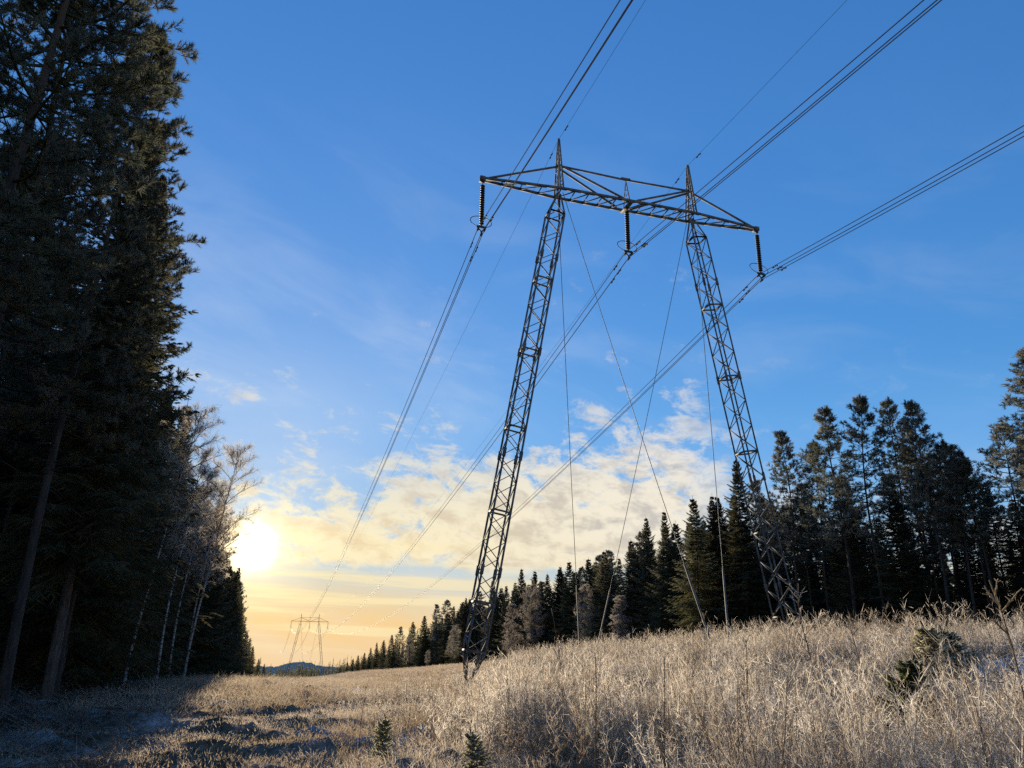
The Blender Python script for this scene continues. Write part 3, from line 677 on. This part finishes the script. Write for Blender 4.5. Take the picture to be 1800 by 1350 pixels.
def wire(name, x, zf, rad, label, cat, group, dy):
    z = zf(YS); P = np.stack([W(T0+x, S0+y, zz) for y, zz in zip(YS, z)])
    b = MB(); b.tube(P, rad, 5, cap=False); o = link(name, b.mesh(name, M_WIRE), None); tag(o, label, cat, group)
    for y in dy:
        d_ = MB(); q = W(T0+x, S0+y, float(zf(y))); q2 = W(T0+x, S0+y+.2, float(zf(y+.2))); damper(d_, q, unit(q2-q)); link('vibration_damper', d_.mesh('vibration_damper', M_DARK), o)
WHO = {'first': 'phase closest to the shaded wood', 'middle': 'middle phase', 'last': 'phase farthest from the shaded wood'}
for nm, x in PH.items():
    for dx, dz, w_, dy in ((-.225, .2, 'upper wire on the sunset side', (-2.0, 1.7)), (.225, .2, 'upper wire on the outer side', (-1.9, 2.1)), (0, -.17, 'lowest wire', (-2.6, 2.7))):
        wire('conductor_wire', x+dx, lambda y, dz=dz: wire_z(y, ZCL, .135, .13, ZCL+DZ)+dz, .025, f'{w_} of the three-wire bundle, {WHO[nm]}', 'power line wire', 'conductor wires of the power line', dy)
for x, w_ in ((-HW, 'nearer the shaded wood'), (HW, 'farther from the shaded wood')):
    wire('earth_wire', x, lambda y: wire_z(y, ZARM+4.4, .115, .065, ZARM+4.4+DZ), .011, f'thin earth wire over the pylon peak {w_}', 'earth wire', 'earth wires over the pylon peaks', (-1.6, 1.6))

# ------------------------------------------------------------------ the sunlit wood across the clearing
ORD = ['first', 'second', 'third', 'fourth', 'fifth', 'sixth', 'seventh', 'eighth', 'ninth', 'tenth', 'eleventh', 'twelfth', 'thirteenth', 'fourteenth', 'fifteenth', 'sixteenth', 'seventeenth', 'eighteenth', 'nineteenth', 'twentieth',
       'twenty-first', 'twenty-second', 'twenty-third', 'twenty-fourth', 'twenty-fifth', 'twenty-sixth', 'twenty-seventh', 'twenty-eighth', 'twenty-ninth', 'thirtieth']
FRONT = [  # x and y of the top in the photo, offset t, kind, width
 (1800, 618, 46, 'pine', 1.35), (1690, 797, 49, 'pine', .9), (1662, 782, 48, 'pine', 1.0), (1608, 712, 47, 'pine', 1.0), (1555, 710, 48.5, 'pine', .95), (1505, 706, 47, 'pine', 1.0),
 (1458, 725, 46.5, 'pine', 1.2), (1424, 783, 48, 'pine', 1.0), (1374, 762, 47, 'pine', 1.1), (1291, 800, 47, 'spruce', 1.0), (1250, 866, 48, 'spruce', .95), (1216, 870, 44, 'spruce', 1.1),
 (1166, 893, 47, 'spruce', .9), (1136, 905, 48, 'spruce', .95), (1108, 945, 47, 'spruce', .9), (1062, 965, 46, 'spruce', 1.0), (1034, 978, 47.5, 'spruce', .9), (1000, 983, 47, 'spruce', .85), (984, 992, 49, 'spruce', .9),
 (940, 1000, 46, 'spruce', .9), (916, 996, 48, 'spruce', .9), (890, 1026, 47, 'spruce', .9), (868, 1016, 46.5, 'spruce', 1), (844, 1042, 48, 'pine', 1), (819, 1048, 47, 'spruce', .9), (788, 1058, 47, 'pine', 1.1), (768, 1064, 47.5, 'pine', 1.1),
 (746, 1080, 47, 'spruce', 1), (726, 1091, 47, 'spruce', 1), (706, 1103, 47, 'pine', 1.1), (690, 1114, 47, 'spruce', 1), (675, 1124, 47, 'spruce', 1), (663, 1128, 47, 'spruce', .9), (652, 1137, 47, 'spruce', .9), (641, 1146, 46, 'spruce', .9), (630, 1151, 46, 'spruce', .9), (621, 1157, 46, 'spruce', .9), (611, 1163, 45, 'spruce', .9)]
SILX = np.array([f[0] for f in FRONT][::-1], float); SILY = np.array([f[1] for f in FRONT][::-1], float)
rgw = random.Random(4)
for i, (x, y, t, kind, wd) in enumerate(FRONT):
    s, z = at_t(x, y, t); h = z-float(height(t, s))+.15
    if i == 0: lab = 'tallest bushy pine at the uphill end of the sunlit wood'
    elif i <= 8: lab = f'slender pine with long bare trunk, {ORD[i-1]} down from the tallest uphill pine'
    elif i == 11: lab = 'olive sunlit spruce branched to the ground in front of the wood by the guy wires'
    elif i <= 10: lab = f'dark pointed spruce behind the uphill pylon leg, {ORD[i-9]} below the row of slender pines'
    else: lab = f'{"pointed spruce" if kind == "spruce" else "round-topped pine"} on the sunlit wood edge, {ORD[i-12]} downhill from the olive spruce'
    tree(kind, t, s, h, lab, kind+'_tree', kind, f'{kind} trees along the edge of the sunlit wood', wide=wd*(1.0 if kind == 'pine' else rgw.uniform(1.0, 1.5)))
rg = random.Random(21)
cells = []
s = 26.0
while s < 620:
    step = 3.0 if s < 120 else (3.4 if s < 260 else 8.0)
    for row in range(4 if s < 130 else (2 if s < 260 else 0)):
        cells.append((49.5+row*4.0+rg.uniform(-1.6, 1.6), s+rg.uniform(-1.5, 1.5), row))
    s += step
for (t, s, row) in cells:
    kind = 'pine' if (rg.random() < ((.85 if row < 2 else .3) if s < 75 else .22)) else 'spruce'
    h = rg.uniform(12.5, 17.5) if (s > 75 or kind == 'pine') else rg.uniform(8, 12.5); p = W(t, s, float(height(t, s))+h); x, y = project(p)
    if x > 1900 or x < 560: 
        if x > 2300: continue
    lim = np.interp(x, SILX, SILY)+(rg.uniform(0, 14) if row == 0 and s > 62 else rg.choice([rg.uniform(2, 18), rg.uniform(10, 60)]))*min(1, 100/s)+ (60 if 1695 < x < 1745 else 0)
    while y < lim and h > 5:
        h -= .3; p = W(t, s, float(height(t, s))+h); x, y = project(p)
    tree(kind, t, s, h, f'dark {kind} half hidden inside the sunlit wood behind its edge trees', kind+'_tree', kind, f'{kind} trees inside the sunlit wood', wide=rg.uniform(.95, 1.5) if kind == 'spruce' else 1.1)
# frost-grey bushy young trees in front of it
for i, (x, y, t, h, w_, lab) in enumerate([(1090, 1050, 44, None, 1.2, 'bare frosted bushy tree against dark spruces between the pylon legs'), (1030, 1030, 45, None, .9, 'narrow frosted grey tree beside the bare bushy tree at the wood edge'),
      (938, 1030, 44, None, 1.1, 'brown frosted young tree just uphill of the near pylon foot'), (900, 1065, 44, None, 1.1, 'lower brown frosted young tree touching the pylon leg'), (722, 1120, 44, None, 1.1, 'pale cone-shaped frosted tree alone before the dark far spruces'), (753, 1143, 43, None, .9, 'small pale frosted tree near the cone-shaped one'),
      (800, 1100, 44, None, 1.1, 'frosted brown tree left of the near pylon leg base')]):
    s, z = at_t(x, y, t); h = z-float(height(t, s))+.1
    tree('frostbush', t, s, h, lab, 'young_tree', 'young tree', 'frosted young trees before the sunlit wood', wide=w_)

# ------------------------------------------------------------------ the shaded wood beside the camera
LSX = np.array([-400, 322, 334, 340, 375, 392, 406, 416, 440, 452, 470, 500]); LSY = np.array([-900, -700, 600, 838, 890, 888, 932, 922, 1000, 1130, 1158, 1175])
def clampL(t, s, h, r):
    g = float(height(t, s))
    for _ in range(80):
        ok = True
        for f in (.3, .5, .7, .85, 1.0):
            x, y = project(W(t+r*(1-f)*1.3, s, g+h*f))
            if y < np.interp(x, LSX, LSY): ok = False
        if ok or h < 2.5: break
        h -= .4
    return h
NEARL = [('bigpine', -6.0, 15.5, 24, 'thick leaning-looking pine trunk closest to the camera in the shaded wood', 0), ('bigpine', -7.2, 19.5, 23, 'bushy pine whose sunlit boughs reach out highest over the clearing', 1),
         ('bigpine', -6.3, 23.6, 22, 'tall pine with slim dark trunk next behind the bushy pine', 0), ('bigpine', -9.5, 12.6, 23, 'pine at the picture edge beyond the thick pine trunk', 1), ('bigspruce', -6.1, 27.0, 21, 'tall dark spruce closing the near group of pines', 0),
         ('bigpine', -6.4, 29.2, 19, 'thin-trunked pine beside the tall dark spruce', 1), ('bigpine', -12.5, 17.0, 22, 'bushy pine seen between the thick trunk and the picture edge', 0), ('bigspruce', -11.0, 20.0, 19, 'dark spruce filling the gap behind the thick pine trunk', 1),
         ('bigspruce', -7.2, 33.0, 20, 'spruce whose jagged tip edge stands above the first birch', 1)]
for kind, t, s, h, lab, v in NEARL:
    h = clampL(t, s, h, 1.2); k = 'pine' if 'pine' in kind else 'spruce'
    tree(kind, t, s, h, lab, k+'_tree', k, f'near {k} trees of the shaded wood', var=v)
for i, (x, y, t, s, v, ln, lab) in enumerate([(362, 722, -5.9, 39, 0, 1, 'white birch leaning far out of the shaded wood, highest frosted crown'), (352, 790, -5.8, 49, 1, 1, 'straight slim birch second along the shaded edge'),
      (395, 830, -5.6, 52.5, 1, 1, 'birch stem close beside the second birch with thin frosted top'), (430, 788, -5.5, 61, 0, 1, 'birch with glowing white frosted crown nearest the sun'), (405, 860, -5.9, 66, 1, 1, 'thinnest birch behind the glowing crown')]):
    d = ray(x, y); q = d*(s/(d @ L)); h = q[2]-float(height(t, s)); ll = (q @ A)-t
    o = tree('birch', t, s, h, lab, 'birch_tree', 'birch', 'birches along the shaded wood', var=v, rz=ARM)
rg = random.Random(77); taken = [(a[1], a[2]) for a in NEARL]
n = 0
for row in range(5):
    t0 = -8.2-row*3.3; s = 8.0 if row > 1 else (36.0 if row == 0 else 21.0)
    while s < (190 if row < 3 else 120):
        t = t0+rg.uniform(-1.1, 1.1); ss = s+rg.uniform(-1, 1); s += 3.3+(s/90)
        x, y = project(W(t, ss, 4.0))
        if x < -260: continue
        kind = rg.choice(['bigspruce', 'bigspruce', 'bigpine']) if ss < 34 else ('spruce' if rg.random() < .8 else 'pine')
        h = clampL(t, ss, rg.uniform(17, 22), 2.2); k = 'pine' if 'pine' in kind else 'spruce'
        if h < 3: continue
        if row == 0: lab = f'dark {k} of the shaded edge, {ORD[min(n, 29)]} along past the near pines'; n += 1; gp = f'edge {k} trees of the shaded wood'
        else: lab = f'black silhouetted {k} deep inside the shaded wood'; gp = f'{k} trees inside the shaded wood'
        tree(kind, t, ss, h, lab, k+'_tree', k, gp, wide=1.0)
for i, (t, s, h) in enumerate([(-5.6, 68, 12), (-5.2, 75, 12), (-5.5, 82, 12), (-4.9, 89, 12), (-4.7, 97, 12), (-4.8, 105, 12), (-4.4, 114, 11), (-4.6, 124, 10), (-4.3, 136, 9), (-4.2, 150, 8.5), (-3.9, 168, 8), (-3.6, 190, 7), (-2.6, 235, 5), (-1.2, 275, 4.5)]):
    tree('spruce', t, s, clampL(t, s, h, 1.3), f'spruce at the far end of the shaded edge by the sun, {ORD[i]} beyond the birches', 'spruce_tree', 'spruce', 'spruces at the far end of the shaded edge')

# ------------------------------------------------------------------ far valley forest, one mass
def spruce_mass(name, t, s, h, label, rgn, steps=60, lo=.04):
    """a wood that reads as one dark mass: many simple spruces in one mesh"""
    b = MB(); n = len(t); base = t[:, None]*A+s[:, None]*L; base[:, 2] = height(t, s)-.3
    P1 = base.copy(); P1[:, 2] += h; b.sticks(base, P1, h*.011, .02, .0)
    for k in range(steps):
        u = k/steps; z = h*(lo+(1-lo)*u); r = h*.17*(1-u)**.9*rgn.uniform(.6, 1.15, n)+.15
        for j in range(2):
            a = rgn.uniform(0, 6.28, n); p0 = base+np.stack([0*z, 0*z, z+.4], 1); p1 = base+np.stack([np.cos(a)*r, np.sin(a)*r, z-r*.3], 1)
            b.leaves(p0, p1, r*.55+.15, rgn, .15, .5*rgn.random(n), flat=np.array([0, 0, 1.0]))
    tag(link(name, b.mesh(name, M_SPRUCE)), label, 'forest', kind='stuff')
rgn = np.random.default_rng(9)
N = 1500; s = rgn.uniform(520, 1500, N); t = rgn.uniform(-160, 260, N)*(s/900); k = (np.abs(t-T0) > 26) | (s > 700)
spruce_mass('far_forest', t[k], s[k], rgn.uniform(9, 17, k.sum()), 'dim wooded valley beyond the field below the distant pylon', rgn, 24)
def capped(t, s, h, sx, sy, jit):
    g = height(t, s); P = t[:, None]*A+s[:, None]*L
    for _ in range(50):
        P[:, 2] = g+h; d = P @ C_FW; x = 900+FPX*(P @ C_RT)/d; y = 675-FPX*(P @ C_UP)/d
        h = np.where((y < np.interp(x, sx, sy)+jit) & (d > 0), h-.35, h)
    return h
N = 230; t = rgn.uniform(66, 92, N); s = rgn.uniform(15, 260, N); h = capped(t, s, rgn.uniform(11, 16, N), SILX, SILY, rgn.uniform(20, 70, N)+np.where(s < 60, 25, 0)); k = h > 4
spruce_mass('wood_interior', t[k], s[k], h[k], 'black interior of the sunlit wood behind its standing trees', rgn)
N = 330; s = rgn.uniform(235, 640, N); t = rgn.uniform(49, 75, N); h = capped(t, s, rgn.uniform(11, 16, N), SILX, SILY, rgn.uniform(4, 22, N)); k = h > 3
spruce_mass('far_wood', t[k], s[k], h[k], 'far downhill end of the sunlit wood behind its edge spruces', rgn, 40)
N = 260; t = rgn.uniform(-60, -22, N); s = rgn.uniform(6, 130, N); h = capped(t, s, rgn.uniform(15, 20, N), LSX, LSY, 10*rgn.random(N)); k = h > 4
spruce_mass('shaded_wood_interior', t[k], s[k], h[k], 'black interior of the shaded wood behind its edge trunks', rgn)

# ------------------------------------------------------------------ field vegetation
VG = np.random.default_rng(33)
def scatter(n, d0, d1, a0=-58, a1=44, rgn=VG):
    """points spread over a sector in front of the camera, even per square metre; degrees measured from the line direction"""
    r = np.sqrt(rgn.uniform(d0**2, d1**2, n)); a = np.radians(rgn.uniform(a0, a1, n)+16.3)
    return r*np.sin(a), r*np.cos(a)
def pos(t, s, z=0): 
    p = t[:, None]*A+s[:, None]*L; p[:, 2] = height(t, s)+micro(t, s)+z; return p
def patch(t, s, sc=6.0, ph=0.0):
    return .5+.25*np.sin(t/sc*2.1+ph+1.3*np.sin(s/sc*1.7))+.25*np.sin(s/sc*2.6+2*ph+1.1*np.sin(t/sc*1.9+ph))
def grass_mass(b, t, s, hgt, nb, w, rgn, frost, spread=.16):
    hgt = hgt*(1-.5*rise(t, s)); w = w*np.clip(np.hypot(t, s)/12, .55, 1.3) if w < .012 else w
    p = pos(t, s, -.02); n = len(t)
    lean = rgn.normal(size=(n, 3))*[.25, .25, 0]
    for k in range(nb):
        off = rgn.normal(size=(n, 3))*[spread, spread, 0]; q = p+off
        d = unit(np.array([0, 0, 1.0])+lean+off*1.6+rgn.normal(size=(n, 3))*[.22, .22, .1]); h = hgt*rgn.uniform(.45, 1.1, n)
        m_ = q+d*(h*.6)[:, None]; bend = rgn.normal(size=(n, 3))*[.5, .5, .25]; e = m_+unit(d*.8+bend+off*2)*(h*.45)[:, None]
        fr = np.clip(frost*rgn.uniform(.3, 1.2, n), 0, 1)
        b.leaves(q, m_+(e-m_)*.05, w*rgn.uniform(.7, 1.2, n), rgn, fr*.4, fr); b.blades(m_, e, w*.8, rgn, fr, fr)
def shrub_mass(b, t, s, hgt, ns, K, sub, rgn, frost, w=.011):
    hgt = hgt*(.42+.58*open_sector(t, s))*(.62+.62*patch(t, s, 1.9, 2.2))
    p = pos(t, s, -.05); n = len(t); w = w*np.clip(np.hypot(t, s)/14, .5, 1.0) if w < .01 else w
    for j in range(ns):
        off = rgn.normal(size=(n, 3))*[.20, .20, 0]; q = p+off; h = hgt*rgn.uniform(.55, 1.12, n)
        d = unit(np.array([0, 0, 1.0])+off*.9+rgn.normal(size=(n, 3))*[.13, .13, 0]); d2 = unit(d+rgn.normal(size=(n, 3))*[.14, .14, 0])
        m_ = q+d*(h*.5)[:, None]; e = m_+d2*(h*.5)[:, None]
        fr = np.clip(frost*rgn.uniform(.4, 1.1, n), 0, 1)
        b.sticks(q, m_, .0055+.001*h, .004+.0006*h, fr*.25); b.sticks(m_, e, .004+.0006*h, .0025, fr*.7)
        for k in range(K):
            f = rgn.uniform(.18, 1.0, n); st = np.where((f < .5)[:, None], q+d*(h*f)[:, None], m_+d2*(h*(f-.5))[:, None])
            tw = unit(np.array([0, 0, 1.0])+rgn.normal(size=(n, 3))*[.62, .62, .25]); tl = (.14+.34*(1.1-f))*h*rgn.uniform(.35, .9, n)
            en = st+tw*tl[:, None]; b.blades(st, en, w*rgn.uniform(.7, 1.3, n), rgn, fr*.6, fr)
            for _ in range(sub):
                g = rgn.uniform(.25, .95, n); a = st+tw*(tl*g)[:, None]; dd = unit(tw*.8+rgn.normal(size=(n, 3))*.7)
                b.blades(a, a+dd*(tl*rgn.uniform(.25, .55, n))[:, None], w*.8, rgn, fr, fr)
def open_sector(t, s):
    """low where the ground dips in front of the near pylon foot, 1 on the bank to its right"""
    return np.where(s > 14, np.clip((t/np.maximum(s, 1)-.21)/.09, 0, 1), 1.0)
def shrub_zone(t, s):
    e = np.clip((t-2.6-1.2*np.sin(s/5))/2.5, 0, 1)*np.clip((s-2)/4, 0, 1)
    e *= np.clip((38-t)/8, .0, 1)*np.where(t > 27, .55, 1)
    return e*(1-.85*rise(t, s))*(.3+.7*open_sector(t, s))
def rise(t, s):
    return np.clip((t-.74*s)/4, 0, 1)*np.clip((t-9)/4, 0, 1)
def make_field():
    r = VG
    # grasses
    b = MB()
    t, s = scatter(17000, 5, 24); k = r.random(len(t)) < (.35+.65*patch(t, s, 4))*(1-.75*rise(t, s))*(1-.5*np.clip((t-5)/3, 0, 1)*open_sector(t, s)); t, s = t[k], s[k]
    k = (t > -3.0+1.2*np.sin(s/3)+2.0*(r.random(len(t))-.5)-np.clip((s-20)/10, 0, 1)*2); ta, sa = t[k], s[k]
    lowl = np.clip((ta+1)/4, .35, 1)
    grass_mass(b, ta, sa, (.24+.34*patch(ta, sa, 3, 1)*r.random(len(ta)))*lowl*(1-.45*open_sector(ta, sa)*(ta > 4)), 15, .008, r, .85)
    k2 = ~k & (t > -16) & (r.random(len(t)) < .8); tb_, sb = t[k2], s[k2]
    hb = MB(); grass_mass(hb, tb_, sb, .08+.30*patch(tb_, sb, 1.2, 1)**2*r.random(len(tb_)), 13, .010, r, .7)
    tag(link('shade_toned_heath', hb.mesh('shade_toned_heath', M_SHADEHEATH)), 'frosty heath coloured darker to deepen the shade of the wood', 'heath', kind='stuff')
    t, s = scatter(16000, 24, 62, -30, 44); k = (t > -5+3*(r.random(len(t))-.5)) & (t < 49); t, s = t[k], s[k]
    grass_mass(b, t, s, (.28+.34*patch(t, s, 5, 2))*(1-.45*open_sector(t, s)), 12, .0115, r, .75, .25)
    t, s = scatter(26000, 62, 200, -14, 34); k = (t > -6) & (t < 49); t, s = t[k], s[k]
    grass_mass(b, t, s, .38+.34*patch(t, s, 8, 3), 8, .042, r, .7, .5)
    t, s = scatter(9000, 200, 420, -4, 14); k = (t > -6) & (t < 49); t, s = t[k], s[k]
    grass_mass(b, t, s, .45+.3*patch(t, s, 12, 3), 6, .10, r, .7, 1.0)
    tag(link('dry_grass', b.mesh('dry_grass', M_GRASS)), 'frosted straw-coloured grass covering the clearing', 'grass', kind='stuff')
    # thicket of bare shoots
    b = MB()
    t, s = scatter(10000, 6.5, 15); k = r.random(len(t)) < .48*shrub_zone(t, s)*(.2+.8*patch(t, s, 2.6, .6)); t, s = t[k], s[k]
    shrub_mass(b, t, s, .75+.75*r.random(len(t)), 6, 13, 4, r, .95, .009)
    t, s = scatter(17000, 15, 34, -12, 44); k = r.random(len(t)) < .55*shrub_zone(t, s)*(.4+.6*patch(t, s, 4.5, .6)); t, s = t[k], s[k]
    shrub_mass(b, t, s, .8+.75*r.random(len(t)), 6, 11, 3, r, .95, .0105)
    # straight dark stems standing above the mass
    t, s = scatter(5200, 7, 42, -8, 44); k = r.random(len(t)) < .5*shrub_zone(t, s); t, s = t[k], s[k]; n = len(t); p = pos(t, s, -.05)
    h = r.uniform(1.0, 1.9, n)*(.5+.5*open_sector(t, s)); d = unit(np.array([0, 0, 1.0])+r.normal(size=(n, 3))*[.09, .09, 0]); q = p+d*(h*.55)[:, None]; d2 = unit(d+r.normal(size=(n, 3))*[.08, .08, 0]); rr = np.clip(np.hypot(t, s)*.00024, .003, .0065)
    b.sticks(p, q, rr*1.2, rr, .05); e = q+d2*(h*.45)[:, None]; b.sticks(q, e, rr, rr*.4, .25)
    for _ in range(7):
        f = r.uniform(.45, 1, n); a = p+(e-p)*f[:, None]; dd = unit(np.array([0, 0, .9])+r.normal(size=(n, 3))*[.5, .5, .2]); b.blades(a, a+dd*(h*r.uniform(.08, .24, n))[:, None], rr*1.7, r, .6, 1.0)
    t, s = scatter(17000, 34, 62, -8, 44); k = r.random(len(t)) < .5*np.maximum(shrub_zone(t, s), .12)*(.4+.6*patch(t, s, 6, .6))*(t < 46); t, s = t[k], s[k]
    shrub_mass(b, t, s, (.8+.7*r.random(len(t)))*np.clip(1.5-t/50, .6, 1), 5, 8, 2, r, .9, .015)
    t, s = scatter(12000, 62, 170, -6, 30); k = r.random(len(t)) < .4*np.maximum(shrub_zone(t, s), .3)*(.4+.6*patch(t, s, 6, .6))*(t < 46)*(t > -3); t, s = t[k], s[k]
    shrub_mass(b, t, s, .55+.5*r.random(len(t)), 3, 6, 0, r, .85, .045)
    tag(link('frosted_undergrowth', b.mesh('frosted_undergrowth', M_SHRUB)), 'dense frosted thicket of bare shoots across the clearing', 'undergrowth', kind='stuff')
    # fallen twigs by the shaded wood
    b = MB()
    t, s = scatter(3600, 6, 45, -60, 2); k = (t < -2.0) & (t > -20); t, s = t[k], s[k]; n = len(t); p = pos(t, s, .03)
    for j in range(9):
        q = p+r.normal(size=(n, 3))*[.25, .25, .02]; a = r.uniform(0, 6.28, n); d = unit(np.stack([np.cos(a), np.sin(a), r.uniform(-.05, .7, n)], 1))
        b.sticks(q, q+d*r.uniform(.15, .9, n)[:, None], .008, .003, .4*r.random(n))
    tag(link('twig_litter', b.mesh('twig_litter', M_BROWNTWIG)), 'fallen twigs and brush along the foot of the shaded wood', 'brush', kind='stuff')
make_field()

# saplings that stand out of the thicket
def make_sapling(h, seed, nbr=9, up=.9, frost=1.0, r0=.009):
    rgn = np.random.default_rng(seed); P = trunk_path(h, rgn, .07, 8); b = MB(); b.tube(P, np.linspace(r0, .004, 8), 5); u = rgn.uniform(.3, .98, nbr); z = h*u; a = np.arange(nbr)*2.4+rgn.uniform(-.6, .6, nbr); base = at_path(P, z)
    d = unit(np.stack([np.cos(a)*.6, np.sin(a)*.6, up+0*a], 1)); ln = h*rgn.uniform(.16, .42, nbr)*(1.15-u)
    m_ = base+d*(ln*.5)[:, None]; e = m_+unit(d+np.array([0, 0, .35])+rgn.normal(size=(nbr, 3))*.12)*(ln*.5)[:, None]
    b.sticks(base, m_, .008, .006, frost*.4); b.sticks(m_, e, .006, .003, frost*.8)
    for k in range(7):
        f = rgn.uniform(.15, 1, nbr); q = base+(e-base)*f[:, None]; dd = unit(d+rgn.normal(size=(nbr, 3))*.55); fr = np.clip(frost*rgn.uniform(.5, 1.1, nbr), 0, 1)
        b.sticks(q, q+dd*(ln*rgn.uniform(.12, .35, nbr))[:, None], .005, .0025, fr)
    return b.mesh('bare_sapling', M_SHRUB), None
SAPS = [make_sapling(1.8, 61), make_sapling(1.8, 62, 12, .7), make_sapling(1.8, 63, 7, 1.3)]
def ground_px(x, y, d):
    """a spot on the ground d metres out along the bearing of a photo pixel: (t, s)"""
    q = ray(x, y); q = q/math.hypot(q[0], q[1])*d; return q @ A, q @ L
def sapling(x, ytop, d, v, lab, name='bare_sapling', wide=1.0, lib=None, base=1.8, cat='sapling', grp='saplings rising out of the thicket'):
    t, s = ground_px(x, ytop, d); g = float(ground(t, s)); q = ray(x, ytop); h = q[2]/math.hypot(q[0], q[1])*d-g
    sm, bm = (lib or SAPS)[v]; o = bpy.data.objects.new(name, sm if bm is None else None); COL.objects.link(o); p = W(t, s, g-.03); o.location = p
    k = h/base
    if lib: k *= .92
    o.scale = (k*wide, k*wide, k); o.rotation_euler[2] = x*.37
    tag(o, lab, cat, grp)
    if bm is not None: link(sm.name.split('.')[0], sm, o); link(bm.name.split('.')[0], bm, o)
for a in [(1412, 1022, 20, 1, 'tall branching frosted sapling rising in front of the uphill pylon leg', 'bare_sapling', 1.3), (1755, 1015, 11, 1, 'wide fan-branched sapling at the uphill end of the thicket', 'bare_sapling', 1.1),
          (980, 1075, 24, 2, 'upright frosted sapling on the skyline between the pylon legs'), (1232, 1078, 26, 0, 'short forked sapling beside the guy wire anchors'), (1042, 1150, 9.5, 2, 'dark straight sapling in the middle of the thicket'),
          (1160, 1160, 9, 2, 'thin dark sapling right of the middle stem'), (760, 1215, 13, 2, 'thin dark stem standing between the two small spruces'), (890, 1190, 14, 0, 'frosted sapling below the near pylon foot'),
          (1300, 1120, 12, 0, 'leaning frosted sapling under the uphill pylon leg'), (1500, 1085, 19, 1, 'bushy grey sapling before the bare pine trunks', 'bare_sapling', 1.3), (1690, 1130, 9, 2, 'slim sapling with dark stem below the uphill pines'),
          (640, 1205, 16, 0, 'low bare sapling at the edge of shade and sunlight'), (430, 1200, 13, 2, 'dark thin sapling in the shaded grass')]: sapling(*a)
# small evergreens
YS_ = [make_spruce(1.3, .50, 71, z0=.02, gap=.06, twl=.19, frost=.6, mat=M_GREENSPRUCE), make_spruce(1.3, .42, 72, z0=.04, gap=.08, twl=.18, frost=1.2, mat=M_PALESPRUCE), make_spruce(1.3, .55, 73, z0=.03, gap=.095, twl=.24, frost=1.4)]
for a in [(1572, 1128, 13.5, 0, 'dark green little spruce standing in the uphill thicket', 1.0), (1640, 1078, 22, 1, 'pale frosted young spruce on the rise before the wood', 1.35), (1672, 1086, 22.5, 1, 'pale frosted young spruce right against its taller neighbour', 1.4),
          (1612, 1092, 23, 1, 'lowest of three pale young spruces on the rise', 1.5), (677, 1240, 14, 1, 'small spruce with bare leader among the grass hummocks', 1.0), (842, 1262, 10.5, 1, 'frost-covered small spruce at the bottom edge of the thicket', 1.0)]:
    sapling(*a[:5], name='young_spruce', wide=a[5], lib=YS_, base=1.3, cat='young spruce', grp='young spruces in the clearing')
